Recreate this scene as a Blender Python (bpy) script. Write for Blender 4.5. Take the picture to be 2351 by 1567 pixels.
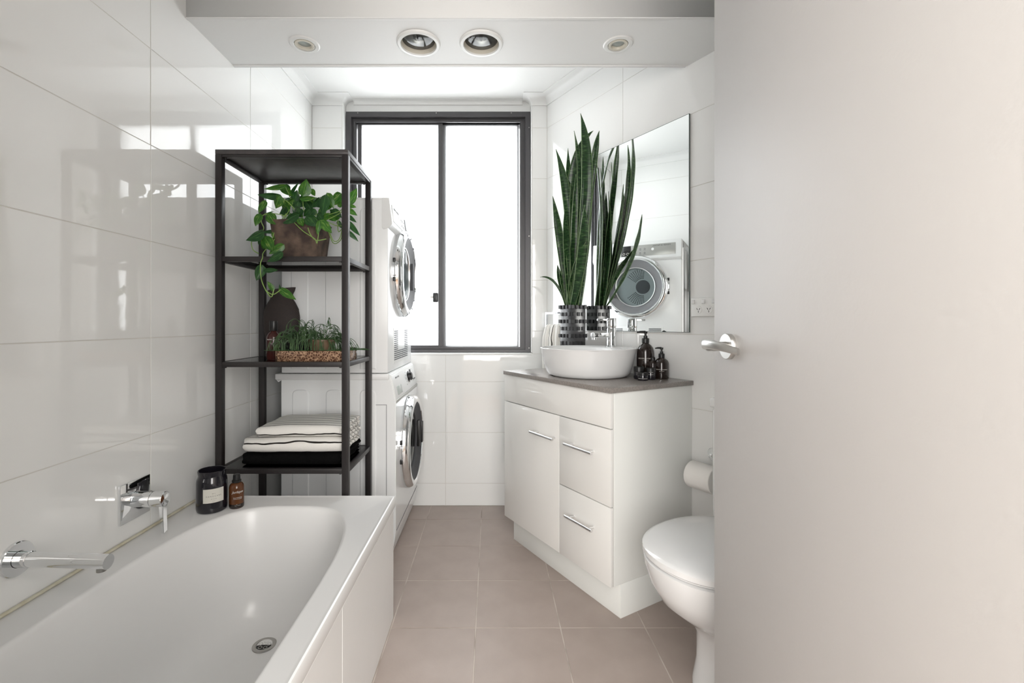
import bpy, bmesh, math, random
from mathutils import Vector, Matrix
random.seed(7)
sc = bpy.context.scene
for o in list(bpy.data.objects): bpy.data.objects.remove(o)
C = sc.collection
PI = math.pi
H = 1.077                      # camera height
# ------------------------------------------------------------------ camera
cam = bpy.data.objects.new('camera', bpy.data.cameras.new('camera')); C.objects.link(cam)
cam.location = (0, 0, H); cam.rotation_euler = (PI/2, 0, 0)
cam.data.sensor_width = 36; cam.data.lens = 1060/2351*36
cam.data.shift_x = 47.5/2351; cam.data.shift_y = -41.5/2351
cam.data.clip_start = 0.02
sc.camera = cam
# ------------------------------------------------------------------ exposure, world, lights
sc.view_settings.view_transform = 'Standard'; sc.view_settings.look = 'None'
sc.view_settings.exposure = 0.52; sc.view_settings.gamma = 1; sc.view_settings.use_curve_mapping = False
w = bpy.data.worlds.new('overcast_sky'); sc.world = w; w.use_nodes = True
w.node_tree.nodes['Background'].inputs[0].default_value = (0.93, 0.97, 1, 1)
w.node_tree.nodes['Background'].inputs[1].default_value = 2.0
def area(name, loc, rot, sx, sy, power, col):
    l = bpy.data.lights.new(name, 'AREA'); l.shape = 'RECTANGLE'; l.size = sx; l.size_y = sy
    l.energy = power; l.color = col
    o = bpy.data.objects.new(name, l); C.objects.link(o); o.location = loc; o.rotation_euler = rot
    return o
area('daylight_outside_window', (-0.32, 3.25, 1.70), (-PI/2, 0, 0), 2.6, 2.4, 60, (0.97, 0.985, 1.0))
area('hall_overhead_fill', (0.15, -0.62, 2.36), (0, 0, 0), 1.4, 0.8, 8, (1.0, 0.96, 0.92))  # unseen warm fill, added overhead to brighten the door and near surfaces
area('hall_frontal_fill', (0.2, -1.50, 1.40), (PI/2, 0, 0), 2.6, 1.75, 86, (1.0, 0.99, 0.98))  # added frontal fill behind the camera; no window is modelled in the hall
# ------------------------------------------------------------------ materials
def mat(name, col, rough=0.5, metal=0.0, spec=0.5, coat=0.0, bump=None, noise=None, trans=0, ior=1.45, **kw):
    m = bpy.data.materials.new(name); m.use_nodes = True
    nt = m.node_tree; b = nt.nodes['Principled BSDF']
    b.inputs['Base Color'].default_value = (*col, 1); b.inputs['Roughness'].default_value = rough
    b.inputs['Metallic'].default_value = metal; b.inputs['Specular IOR Level'].default_value = spec
    b.inputs['Coat Weight'].default_value = coat; b.inputs['Transmission Weight'].default_value = trans
    b.inputs['IOR'].default_value = ior
    tc = None
    if bump or noise:
        tc = nt.nodes.new('ShaderNodeTexCoord')
    if noise:      # (scale, colour2, lo, hi, detail)
        n = nt.nodes.new('ShaderNodeTexNoise'); n.inputs['Scale'].default_value = noise[0]; n.inputs['Detail'].default_value = noise[4] if len(noise) > 4 else 4
        r = nt.nodes.new('ShaderNodeValToRGB'); r.color_ramp.elements[0].position = noise[2]; r.color_ramp.elements[1].position = noise[3]
        r.color_ramp.elements[0].color = (*col, 1); r.color_ramp.elements[1].color = (*noise[1], 1)
        nt.links.new(tc.outputs['Object'], n.inputs['Vector']); nt.links.new(n.outputs['Fac'], r.inputs['Fac'])
        nt.links.new(r.outputs['Color'], b.inputs['Base Color'])
    if bump:       # (scale, distance)
        n = nt.nodes.new('ShaderNodeTexNoise'); n.inputs['Scale'].default_value = bump[0]; n.inputs['Detail'].default_value = 3
        bp = nt.nodes.new('ShaderNodeBump'); bp.inputs['Distance'].default_value = bump[1]; bp.inputs['Strength'].default_value = bump[2] if len(bump) > 2 else 0.5
        nt.links.new(tc.outputs['Object'], n.inputs['Vector']); nt.links.new(n.outputs['Fac'], bp.inputs['Height'])
        nt.links.new(bp.outputs['Normal'], b.inputs['Normal'])
    return m
M = {}
M['tile'] = mat('gloss_wall_tile', (0.83, 0.83, 0.815), 0.03, spec=0.9, bump=(5, 0.002, 0.25))
M['grout'] = mat('pale_grout', (0.66, 0.64, 0.60), 0.8)
M['floor_tile'] = mat('taupe_floor_tile', (0.37, 0.305, 0.268), 0.40, noise=(9, (0.405, 0.337, 0.298), 0.35, 0.7), bump=(160, 0.0006, 0.3))
M['floor_grout'] = mat('floor_grout', (0.56, 0.50, 0.45), 0.85, noise=(6, (0.34, 0.29, 0.25), 0.42, 0.66))
M['paint'] = mat('white_wall_paint', (0.80, 0.80, 0.785), 0.5, bump=(60, 0.0008, 0.3))
M['hallpaint'] = mat('hall_paint', (0.74, 0.71, 0.67), 0.6)
M['hallfloor'] = mat('hall_timber', (0.30, 0.19, 0.12), 0.4, noise=(6, (0.22, 0.13, 0.08), 0.4, 0.6))
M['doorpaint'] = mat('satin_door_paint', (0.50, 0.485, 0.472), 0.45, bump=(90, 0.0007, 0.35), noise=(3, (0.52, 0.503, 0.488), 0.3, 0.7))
M['ceramic'] = mat('white_ceramic', (0.75, 0.75, 0.745), 0.06, spec=0.6)
M['acrylic'] = mat('white_bath_acrylic', (0.75, 0.745, 0.735), 0.24, spec=0.5)
M['gloss_white'] = mat('gloss_white_cabinet', (0.83, 0.82, 0.79), 0.05, spec=0.7)
M['carcass'] = mat('satin_white_cabinet', (0.83, 0.84, 0.81), 0.3)
M['counter'] = mat('taupe_stone_counter', (0.22, 0.20, 0.185), 0.22, noise=(180, (0.27, 0.245, 0.225), 0.4, 0.6))
M['chrome'] = mat('chrome', (0.82, 0.83, 0.84), 0.05, metal=1)
M['satin'] = mat('satin_chrome', (0.60, 0.59, 0.57), 0.33, metal=1)
M['alu'] = mat('brushed_aluminium', (0.80, 0.80, 0.80), 0.3, metal=1)
M['mirror'] = mat('mirror_silver', (0.93, 0.95, 0.94), 0.0, metal=1)
M['mirror_edge'] = mat('mirror_edge', (0.10, 0.13, 0.12), 0.1, spec=0.8)
M['winframe'] = mat('dark_bronze_frame', (0.055, 0.052, 0.055), 0.38, spec=0.6)
M['blackmetal'] = mat('black_brown_metal', (0.018, 0.015, 0.015), 0.42)
M['blackboard'] = mat('black_brown_board', (0.05, 0.045, 0.045), 0.35, noise=(30, (0.065, 0.058, 0.056), 0.4, 0.6))
M['black'] = mat('black_plastic', (0.012, 0.012, 0.012), 0.35)
M['rubber'] = mat('black_rubber', (0.01, 0.01, 0.01), 0.7)
M['blackglass'] = mat('black_glass_jar', (0.010, 0.009, 0.013), 0.1, spec=0.6, coat=0.3)
M['whitegoods'] = mat('white_enamel', (0.82, 0.83, 0.83), 0.22)
M['wgplastic'] = mat('white_appliance_plastic', (0.74, 0.745, 0.74), 0.3)
M['panelgrey'] = mat('silver_panel', (0.42, 0.42, 0.40), 0.35, metal=0.4)
M['greyring'] = mat('grey_door_ring', (0.17, 0.17, 0.175), 0.55, spec=0.2)
M['darkring'] = mat('dark_door_ring', (0.075, 0.075, 0.08), 0.55, spec=0.2)
M['drum'] = mat('steel_drum', (0.40, 0.42, 0.42), 0.35, metal=0.7)
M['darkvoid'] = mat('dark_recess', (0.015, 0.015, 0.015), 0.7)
M['paper'] = mat('toilet_paper', (0.80, 0.78, 0.75), 0.9, bump=(200, 0.001, 0.4))
M['label'] = mat('cream_label', (0.62, 0.60, 0.54), 0.7)
M['ink'] = mat('label_ink', (0.12, 0.11, 0.10), 0.7)
M['whiteink'] = mat('white_print', (0.62, 0.60, 0.56), 0.6)
M['lampbeige'] = mat('cream_lamp_collar', (0.62, 0.585, 0.50), 0.4)
M['lampwhite'] = mat('white_lamp_trim', (0.78, 0.78, 0.76), 0.35)
M['reflector'] = mat('lamp_reflector', (0.95, 0.95, 0.93), 0.22, metal=1)
M['frostlens'] = mat('grey_lamp_lens', (0.42, 0.46, 0.44), 0.25)
M['steel'] = mat('drain_steel', (0.42, 0.41, 0.39), 0.28, metal=1)
M['sealant'] = mat('aged_sealant', (0.60, 0.57, 0.46), 0.5, noise=(25, (0.48, 0.43, 0.30), 0.45, 0.7))
M['terracotta'] = mat('weathered_terracotta', (0.040, 0.026, 0.021), 0.85, noise=(22, (0.125, 0.085, 0.062), 0.40, 0.68, 9), bump=(40, 0.004, 0.6))
M['brownglaze'] = mat('brown_glazed_pot', (0.10, 0.062, 0.038), 0.3, noise=(22, (0.20, 0.135, 0.085), 0.35, 0.7), bump=(60, 0.002, 0.5))
M['soil'] = mat('potting_soil', (0.03, 0.02, 0.014), 0.95, bump=(90, 0.006, 1))
M['stem'] = mat('green_stem', (0.20, 0.32, 0.08), 0.5)
M['rhips'] = mat('cactus_stem', (0.022, 0.055, 0.018), 0.5, noise=(30, (0.06, 0.12, 0.04), 0.35, 0.7))
M['blacktowel'] = mat('black_terry', (0.004, 0.004, 0.004), 1.0, spec=0.1, bump=(400, 0.002, 0.8))
M['drainhose'] = mat('grey_hose', (0.25, 0.25, 0.25), 0.5)
M['potcore'] = mat('dark_pot_core', (0.05, 0.05, 0.053), 0.22, spec=0.8)
M['potblock'] = mat('black_block_pot', (0.022, 0.022, 0.024), 0.45, bump=(120, 0.001, 0.4))
M['red'] = mat('red_mark', (0.5, 0.03, 0.03), 0.4); 

def thin_glass(name, tint, refl=1.0, rough=0.02):
    m = bpy.data.materials.new(name); m.use_nodes = True; nt = m.node_tree; nt.nodes.clear()
    out = nt.nodes.new('ShaderNodeOutputMaterial'); mx = nt.nodes.new('ShaderNodeMixShader')
    tr = nt.nodes.new('ShaderNodeBsdfTransparent'); gl = nt.nodes.new('ShaderNodeBsdfGlossy'); fr = nt.nodes.new('ShaderNodeFresnel')
    tr.inputs[0].default_value = (*tint, 1); gl.inputs['Roughness'].default_value = rough; fr.inputs[0].default_value = 1.5
    ml = nt.nodes.new('ShaderNodeMath'); ml.operation = 'MULTIPLY'; ml.inputs[1].default_value = refl; nt.links.new(fr.outputs[0], ml.inputs[0])
    nt.links.new(ml.outputs[0], mx.inputs[0]); nt.links.new(tr.outputs[0], mx.inputs[1]); nt.links.new(gl.outputs[0], mx.inputs[2])
    nt.links.new(mx.outputs[0], out.inputs[0]); return m
M['shelfglass'] = thin_glass('tinted_shelf_glass', (0.90, 0.93, 0.92))
M['doorglass'] = thin_glass('appliance_door_glass', (0.72, 0.76, 0.77), 0.3, 0.1)
M['lampglass'] = thin_glass('lamp_front_glass', (0.95, 0.95, 0.93))
M['darkdoorglass'] = thin_glass('washer_door_glass', (0.55, 0.57, 0.58), 0.3, 0.1)
M['amber'] = mat('amber_glass', (0.075, 0.024, 0.007), 0.08, coat=0.3, noise=(14, (0.13, 0.045, 0.012), 0.3, 0.75))
M['darkamber'] = mat('dark_amber_glass', (0.016, 0.010, 0.008), 0.07, coat=0.4)
M['redamber'] = mat('red_brown_glass', (0.045, 0.012, 0.010), 0.1, coat=0.3)
# frosted window pane: part of the daylight passes straight, the rest is scattered
m = bpy.data.materials.new('frosted_pane'); m.use_nodes = True; nt = m.node_tree; nt.nodes.clear()
out = nt.nodes.new('ShaderNodeOutputMaterial'); a1 = nt.nodes.new('ShaderNodeMixShader'); a2 = nt.nodes.new('ShaderNodeMixShader')
tr = nt.nodes.new('ShaderNodeBsdfTransparent'); tl = nt.nodes.new('ShaderNodeBsdfTranslucent'); gl = nt.nodes.new('ShaderNodeBsdfGlossy')
tl.inputs[0].default_value = (0.95, 0.96, 0.96, 1); gl.inputs['Roughness'].default_value = 0.3
a1.inputs[0].default_value = 0.55; a2.inputs[0].default_value = 0.04
nt.links.new(tr.outputs[0], a1.inputs[1]); nt.links.new(tl.outputs[0], a1.inputs[2]); nt.links.new(a1.outputs[0], a2.inputs[1]); nt.links.new(gl.outputs[0], a2.inputs[2])
nt.links.new(a2.outputs[0], out.inputs[0]); M['pane'] = m
# marble
m = mat('brown_marble', (0.07, 0.035, 0.02), 0.15); nt = m.node_tree; b = nt.nodes['Principled BSDF']
tc = nt.nodes.new('ShaderNodeTexCoord'); v = nt.nodes.new('ShaderNodeTexVoronoi'); v.feature = 'DISTANCE_TO_EDGE'; v.inputs['Scale'].default_value = 105
n = nt.nodes.new('ShaderNodeTexNoise'); n.inputs['Scale'].default_value = 70; n.inputs['Detail'].default_value = 6
ad = nt.nodes.new('ShaderNodeMath'); ad.operation = 'SUBTRACT'; r = nt.nodes.new('ShaderNodeValToRGB')
r.color_ramp.elements[0].position = 0.0; r.color_ramp.elements[0].color = (0.09, 0.045, 0.028, 1); r.color_ramp.elements[1].position = 0.30; r.color_ramp.elements[1].color = (0.42, 0.27, 0.17, 1)
e = r.color_ramp.elements.new(0.12); e.color = (0.17, 0.09, 0.055, 1)
nt.links.new(tc.outputs['Object'], v.inputs['Vector']); nt.links.new(tc.outputs['Object'], n.inputs['Vector'])
ad.inputs[0].default_value = 1; nt.links.new(n.outputs['Fac'], ad.inputs[0]); mu = nt.nodes.new('ShaderNodeMath'); mu.operation = 'MULTIPLY'; mu.inputs[1].default_value = 1.5
nt.links.new(v.outputs['Distance'], mu.inputs[0]); nt.links.new(mu.outputs[0], ad.inputs[1])
a3 = nt.nodes.new('ShaderNodeMath'); a3.operation = 'SUBTRACT'; a3.inputs[1].default_value = 0.18; nt.links.new(ad.outputs[0], a3.inputs[0])
nt.links.new(a3.outputs[0], r.inputs['Fac']); nt.links.new(r.outputs['Color'], b.inputs['Base Color']); M['marble'] = m
# leaves: UV x across, y along
def leafmat(name, dark, mid, light, edge, bands):
    m = mat(name, mid, 0.32, spec=0.5); nt = m.node_tree; b = nt.nodes['Principled BSDF']
    uv = nt.nodes.new('ShaderNodeUVMap'); sep = nt.nodes.new('ShaderNodeSeparateXYZ'); nt.links.new(uv.outputs[0], sep.inputs[0])
    n = nt.nodes.new('ShaderNodeTexNoise'); mp = nt.nodes.new('ShaderNodeMapping'); tc = nt.nodes.new('ShaderNodeTexCoord')
    oi = nt.nodes.new('ShaderNodeObjectInfo')
    if bands:
        mp.inputs['Scale'].default_value = (0.9, 75, 1); nt.links.new(uv.outputs[0], mp.inputs[0]); n.inputs['Scale'].default_value = 1.6; n.inputs['Detail'].default_value = 3
    else:
        mp.inputs['Scale'].default_value = (7, 2.2, 1); nt.links.new(uv.outputs[0], mp.inputs[0]); n.inputs['Scale'].default_value = 1.5; n.inputs['Detail'].default_value = 4
    n.noise_dimensions = '4D'; ml = nt.nodes.new('ShaderNodeMath'); ml.operation = 'MULTIPLY'; ml.inputs[1].default_value = 37
    nt.links.new(oi.outputs['Random'], ml.inputs[0]); nt.links.new(ml.outputs[0], n.inputs['W']); nt.links.new(mp.outputs[0], n.inputs['Vector'])
    r = nt.nodes.new('ShaderNodeValToRGB'); nt.links.new(n.outputs['Fac'], r.inputs['Fac'])
    cr = r.color_ramp; cr.elements[0].position = 0.36; cr.elements[0].color = (*dark, 1); cr.elements[1].position = 0.56; cr.elements[1].color = (*mid, 1)
    e = cr.elements.new(0.72 if not bands else 0.68); e.color = (*light, 1)
    # edge / midrib
    s1 = nt.nodes.new('ShaderNodeMath'); s1.operation = 'SUBTRACT'; s1.inputs[1].default_value = 0.5; nt.links.new(sep.outputs['X'], s1.inputs[0])
    ab = nt.nodes.new('ShaderNodeMath'); ab.operation = 'ABSOLUTE'; nt.links.new(s1.outputs[0], ab.inputs[0])
    gt = nt.nodes.new('ShaderNodeMath'); gt.operation = 'GREATER_THAN' if bands else 'LESS_THAN'; gt.inputs[1].default_value = 0.455 if bands else 0.018
    nt.links.new(ab.outputs[0], gt.inputs[0])
    mx = nt.nodes.new('ShaderNodeMixRGB'); mx.inputs['Color2'].default_value = (*edge, 1); nt.links.new(gt.outputs[0], mx.inputs['Fac']); nt.links.new(r.outputs['Color'], mx.inputs['Color1'])
    nt.links.new(mx.outputs[0], b.inputs['Base Color'])
    # thin leaf lets some light through
    t = nt.nodes.new('ShaderNodeBsdfTranslucent'); nt.links.new(mx.outputs[0], t.inputs[0]); ms = nt.nodes.new('ShaderNodeMixShader'); ms.inputs[0].default_value = 0.12 if bands else 0.38
    o = nt.nodes['Material Output']; nt.links.new(b.outputs[0], ms.inputs[1]); nt.links.new(t.outputs[0], ms.inputs[2]); nt.links.new(ms.outputs[0], o.inputs[0])
    return m
M['snake'] = leafmat('snake_leaf', (0.009, 0.026, 0.011), (0.024, 0.068, 0.020), (0.085, 0.15, 0.06), (0.16, 0.24, 0.11), True)
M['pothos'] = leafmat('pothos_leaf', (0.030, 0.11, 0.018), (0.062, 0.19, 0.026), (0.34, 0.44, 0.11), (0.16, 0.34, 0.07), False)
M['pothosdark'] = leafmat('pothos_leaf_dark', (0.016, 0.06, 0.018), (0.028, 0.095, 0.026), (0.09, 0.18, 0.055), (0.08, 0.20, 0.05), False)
# striped towel: UV y is metres along the cloth
def stripemat(name, period, wid):
    m = mat(name, (0.78, 0.76, 0.72), 0.95, spec=0.1, bump=(350, 0.0015, 0.6)); nt = m.node_tree; b = nt.nodes['Principled BSDF']
    uv = nt.nodes.new('ShaderNodeUVMap'); n = nt.nodes.new('ShaderNodeTexNoise'); n.inputs['Scale'].default_value = 9; n.inputs['Detail'].default_value = 2
    sep = nt.nodes.new('ShaderNodeSeparateXYZ'); nt.links.new(uv.outputs[0], sep.inputs[0]); nt.links.new(uv.outputs[0], n.inputs['Vector'])
    w1 = nt.nodes.new('ShaderNodeMath'); w1.operation = 'MULTIPLY_ADD'; w1.inputs[1].default_value = 0.022; nt.links.new(n.outputs['Fac'], w1.inputs[0]); nt.links.new(sep.outputs['Y'], w1.inputs[2])
    pp = nt.nodes.new('ShaderNodeMath'); pp.operation = 'PINGPONG'; pp.inputs[1].default_value = period/2; nt.links.new(w1.outputs[0], pp.inputs[0])
    lt = nt.nodes.new('ShaderNodeMath'); lt.operation = 'LESS_THAN'; lt.inputs[1].default_value = wid/2; nt.links.new(pp.outputs[0], lt.inputs[0])
    mx = nt.nodes.new('ShaderNodeMixRGB'); mx.inputs['Color1'].default_value = (0.78, 0.76, 0.72, 1); mx.inputs['Color2'].default_value = (0.025, 0.022, 0.02, 1)
    nt.links.new(lt.outputs[0], mx.inputs['Fac']); nt.links.new(mx.outputs[0], b.inputs['Base Color']); return m
M['stripe'] = stripemat('striped_terry', 0.035, 0.0046)
# vase cross-hatch
m = mat('dark_stoneware', (0.030, 0.023, 0.021), 0.75); nt = m.node_tree; b = nt.nodes['Principled BSDF']
tc = nt.nodes.new('ShaderNodeTexCoord'); ck = nt.nodes.new('ShaderNodeTexBrick'); mp = nt.nodes.new('ShaderNodeMapping'); mp.inputs['Rotation'].default_value = (PI/2, 0, 0)
ck.inputs['Scale'].default_value = 60; ck.inputs['Brick Width'].default_value = .35; ck.inputs['Row Height'].default_value = .3; ck.inputs['Mortar Size'].default_value = .04
ck.inputs['Color1'].default_value = (0.045, 0.033, 0.030, 1); ck.inputs['Color2'].default_value = (0.036, 0.027, 0.025, 1); ck.inputs['Mortar'].default_value = (0.016, 0.012, 0.011, 1)
nt.links.new(tc.outputs['Object'], mp.inputs[0]); nt.links.new(mp.outputs[0], ck.inputs['Vector']); nt.links.new(ck.outputs['Color'], b.inputs['Base Color']); M['stoneware'] = m

# ------------------------------------------------------------------ helpers
def finish(o, smooth=True, angle=35):
    me = o.data
    if smooth:
        me.polygons.foreach_set('use_smooth', [True]*len(me.polygons))
        try: me.set_sharp_from_angle(angle=math.radians(angle))
        except Exception: pass
    me.update()
def obj(name, bm, m, parent=None, smooth=True, loc=None, rot=None, recalc=True):
    me = bpy.data.meshes.new(name)
    if recalc: bmesh.ops.recalc_face_normals(bm, faces=bm.faces)
    bm.to_mesh(me); bm.free()
    me.materials.append(M[m] if isinstance(m, str) else m)
    o = bpy.data.objects.new(name, me); C.objects.link(o); finish(o, smooth)
    if name in ('print_marks', 'screw', 'display_ring', 'waste_grid', 'key'): o['kind'] = 'stuff'
    if parent: o.parent = parent
    if loc: o.location = loc
    if rot: o.rotation_euler = rot
    return o
def empty(name, loc=(0, 0, 0), rz=0, parent=None):
    o = bpy.data.objects.new(name, None); C.objects.link(o); o.empty_display_size = 0.05
    o.location = loc; o.rotation_euler = (0, 0, rz)
    if parent: o.parent = parent
    return o
STUFF = {'print_marks', 'slot', 'screw', 'hinge', 'display_ring', 'waste_grid', 'waste', 'frame_pins', 'key'}
def tag(o, label, cat, group=None):
    o['label'] = label; o['category'] = cat
    if group: o['group'] = group
    return o
def struct(o, label, cat='wall'):
    o['kind'] = 'structure'; o['label'] = label; o['category'] = cat; return o
def box(bm, x0, x1, y0, y1, z0, z1, bev=0.0, seg=2):
    vs = [bm.verts.new((x, y, z)) for x in (x0, x1) for y in (y0, y1) for z in (z0, z1)]
    f = [bm.faces.new([vs[i] for i in q]) for q in ((0, 1, 3, 2), (4, 6, 7, 5), (0, 4, 5, 1), (2, 3, 7, 6), (0, 2, 6, 4), (1, 5, 7, 3))]
    if bev > 0:
        es = list({e for q in f for e in q.edges})
        bmesh.ops.bevel(bm, geom=es, offset=bev, segments=seg, affect='EDGES', profile=0.5)
    return bm
def B(*a, **k):
    bm = bmesh.new(); return box(bm, *a, **k)
def prism(bm, pts, z0, z1, bev=0):
    lo = [bm.verts.new((x, y, z0)) for x, y in pts]; hi = [bm.verts.new((x, y, z1)) for x, y in pts]; n = len(pts)
    fs = [bm.faces.new(lo[::-1]), bm.faces.new(hi)]
    for i in range(n): fs.append(bm.faces.new((lo[i], lo[(i+1) % n], hi[(i+1) % n], hi[i])))
    if bev: bmesh.ops.bevel(bm, geom=list({e for q in fs for e in q.edges}), offset=bev, segments=2, affect='EDGES', profile=.5)
    return bm
def lathe(bm, prof, n=32, axis='Z', c=(0, 0, 0), cap0=False, cap1=False):
    rings = []
    for r, h in prof:
        ring = []
        for i in range(n):
            a = 2*PI*i/n; x, y = r*math.cos(a), r*math.sin(a)
            p = {'Z': (x, y, h), 'X': (h, x, y), 'Y': (x, h, y)}[axis]
            ring.append(bm.verts.new((p[0]+c[0], p[1]+c[1], p[2]+c[2])))
        rings.append(ring)
    for a, b in zip(rings, rings[1:]):
        for i in range(n): bm.faces.new((a[i], a[(i+1) % n], b[(i+1) % n], b[i]))
    if cap0: bm.faces.new(rings[0][::-1])
    if cap1: bm.faces.new(rings[-1])
    return bm
def L(*a, **k):
    bm = bmesh.new(); return lathe(bm, *a, **k)
def tube(bm, pts, r, n=8, caps=True, flat=1.0):
    pts = [Vector(p) for p in pts]; rings = []; m = len(pts); up = None
    for i, p in enumerate(pts):
        d = (pts[min(i+1, m-1)]-pts[max(i-1, 0)]).normalized()
        if up is None:
            up = Vector((0, 0, 1)) if abs(d.z) < .9 else Vector((1, 0, 0))
        s = d.cross(up).normalized(); up = s.cross(d).normalized()
        rr = r[i] if isinstance(r, (list, tuple)) else r
        rings.append([bm.verts.new(p+s*math.cos(2*PI*k/n)*rr+up*math.sin(2*PI*k/n)*rr*flat) for k in range(n)])
    for a, b in zip(rings, rings[1:]):
        for i in range(n): bm.faces.new((a[i], a[(i+1) % n], b[(i+1) % n], b[i]))
    if caps: bm.faces.new(rings[0][::-1]); bm.faces.new(rings[-1])
    return bm
def T(*a, **k):
    bm = bmesh.new(); return tube(bm, *a, **k)
def bez(pts, n=16):
    out = []
    for i in range(n+1):
        t = i/n; q = [Vector(p) for p in pts]
        while len(q) > 1: q = [q[j].lerp(q[j+1], t) for j in range(len(q)-1)]
        out.append(q[0])
    return out
def loft(bm, rings, close=True, cap0=True, cap1=True):
    R = [[bm.verts.new(p) for p in r] for r in rings]; n = len(R[0])
    for a, b in zip(R, R[1:]):
        for i in range(n if close else n-1): bm.faces.new((a[i], a[(i+1) % n], b[(i+1) % n], b[i]))
    if cap0: bm.faces.new(R[0][::-1])
    if cap1: bm.faces.new(R[-1])
    return bm
def text(name, s, size, m, parent, loc, rot, bend=None, spacing=1.0, extrude=0.0002, shear=0):
    cu = bpy.data.curves.new(name, 'FONT'); cu.body = s; cu.size = size; cu.align_x = 'CENTER'; cu.align_y = 'CENTER'; cu.space_character = spacing
    cu.extrude = extrude; cu.shear = shear; cu.resolution_u = 2
    t = bpy.data.objects.new('tmp', cu); C.objects.link(t); bpy.context.view_layer.update()
    me = bpy.data.meshes.new_from_object(t.evaluated_get(bpy.context.evaluated_depsgraph_get())); bpy.data.objects.remove(t)
    for v in me.vertices:      # text lies in xy -> stand it up in xz facing -y
        x, y, z = v.co
        if bend: a = x/bend; v.co = ((bend+z+.0003)*math.sin(a), -(bend+z+.0003)*math.cos(a), y)
        else: v.co = (x, -z, y)
    me.name = name; me.materials.clear(); me.materials.append(M[m]); o = bpy.data.objects.new(name, me); C.objects.link(o)
    o.parent = parent; o.location = loc; o.rotation_euler = rot
    return o
def inset(poly, g):
    n = len(poly); out = []
    for i in range(n):
        p0, p1, p2 = Vector(poly[i-1]), Vector(poly[i]), Vector(poly[(i+1) % n])
        d1 = (p1-p0).normalized(); d2 = (p2-p1).normalized()
        n1 = Vector((-d1.y, d1.x)); n2 = Vector((-d2.y, d2.x))
        k = 1+n1.dot(n2)
        out.append(tuple(p1+(n1+n2)*(g/max(k, .15))))
    return out
def clip(poly, a, b):     # keep left side of a->b
    a = Vector(a); b = Vector(b); d = b-a; out = []
    side = lambda p: d.x*(p[1]-a.y)-d.y*(p[0]-a.x)
    for i in range(len(poly)):
        p, q = poly[i-1], poly[i]; sp, sq = side(p), side(q)
        if (sp >= 0) != (sq >= 0):
            t = sp/(sp-sq); out.append((p[0]+(q[0]-p[0])*t, p[1]+(q[1]-p[1])*t))
        if sq >= 0: out.append(q)
    o2 = []
    for p in out:
        if not o2 or (Vector(p)-Vector(o2[-1])).length > 1e-4: o2.append(p)
    if len(o2) > 1 and (Vector(o2[0])-Vector(o2[-1])).length < 1e-4: o2.pop()
    return o2
def tile_bm(poly, gap=0.002, th=0.0012, ch=0.0007):
    """poly ccw in local xy; tile face towards +z from z=0"""
    a = inset(poly, gap/2); b = inset(poly, gap/2+ch); bm = bmesh.new()
    loft(bm, [[(x, y, 0) for x, y in a], [(x, y, th*.5) for x, y in a], [(x, y, th) for x, y in b]])
    return bm
GAP = 0.0022
def wall_tiles(parent, frame, us, zs, skip=None, m='tile'):
    """frame: matrix mapping (u, z, out) to world"""
    for i in range(len(us)-1):
        for j in range(len(zs)-1):
            if skip and skip((us[i]+us[i+1])/2, (zs[j]+zs[j+1])/2): continue
            u0, u1, z0, z1 = us[i], us[i+1], zs[j], zs[j+1]; cx, cz = (u0+u1)/2, (z0+z1)/2
            bm = tile_bm([(u0-cx, z0-cz), (u1-cx, z0-cz), (u1-cx, z1-cz), (u0-cx, z1-cz)], GAP)
            o = obj('tile', bm, m, parent, smooth=False)
            jit = Matrix.Rotation(random.gauss(0, .0009), 4, 'X') @ Matrix.Rotation(random.gauss(0, .0009), 4, 'Y')
            o.matrix_world = frame @ Matrix.Translation((cx, cz, 0.0)) @ jit
# ------------------------------------------------------------------ room shell
XL = -1.061; YB = 2.731; YF = 0.19; XC = 0.33; ZC = 2.418; TG = 0.5774
ROWS = [0, .132, .432, .732, 1.032, 1.332, 1.632, 1.932, 2.232, ZC]
W0 = Vector((XC, YB)); U = Vector((.5, -math.sqrt(3)/2)); N = Vector((-math.sqrt(3)/2, -.5))
RZW = math.radians(-60)        # local +x runs along the right wall towards the door, local -y points into the room
def AW(t, d, z=0): p = W0+U*t+N*d; return (p.x, p.y, z)
def px2(px, py, d):            # picture column/row at distance d from the right wall -> (t, d, z)
    r = (px-1128)/1060
    t = (r*(YB-.5*d)-XC+.8660*d)/(.5+.8660*r); p = W0+U*t+N*d
    return (p.x, p.y, H-(py-742)*p.y/1060)
def P(px, py, Y): return ((px-1128)/1060*Y, Y, H-(py-742)/1060*Y)
th = .0012
# floor
fl = struct(obj('floor', B(-1.30, 2.0, -1.6, 3.0, -.06, -.0012), 'floor_grout', smooth=False), 'taupe square tiled bathroom floor', 'floor')
room = [(XL, YF-.12), (1.87, YF-.12), (XC, YB), (XL, YB)]
k0 = -4
for i in range(-4, 7):
    for j in range(-6, 5):
        x0 = -.055+.3*i; y0 = 1.634+.301*j; poly = [(x0, y0), (x0+.3, y0), (x0+.3, y0+.301), (x0, y0+.301)]
        for q in range(4):
            poly = clip(poly, room[q], room[(q+1) % 4])
            if len(poly) < 3: break
        if len(poly) < 3: continue
        cx = sum(p[0] for p in poly)/len(poly); cy = sum(p[1] for p in poly)/len(poly)
        if min((Vector(poly[k])-Vector(poly[k-1])).length for k in range(len(poly))) < .012: continue
        bm = tile_bm([(a-cx, b-cy) for a, b in poly], .0042, .0012, .0006)
        o = obj('tile', bm, 'floor_tile', fl, smooth=False); o.location = (cx, cy, -.0012)
        o.rotation_euler = (random.gauss(0, .0006), random.gauss(0, .0006), 0)
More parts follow.
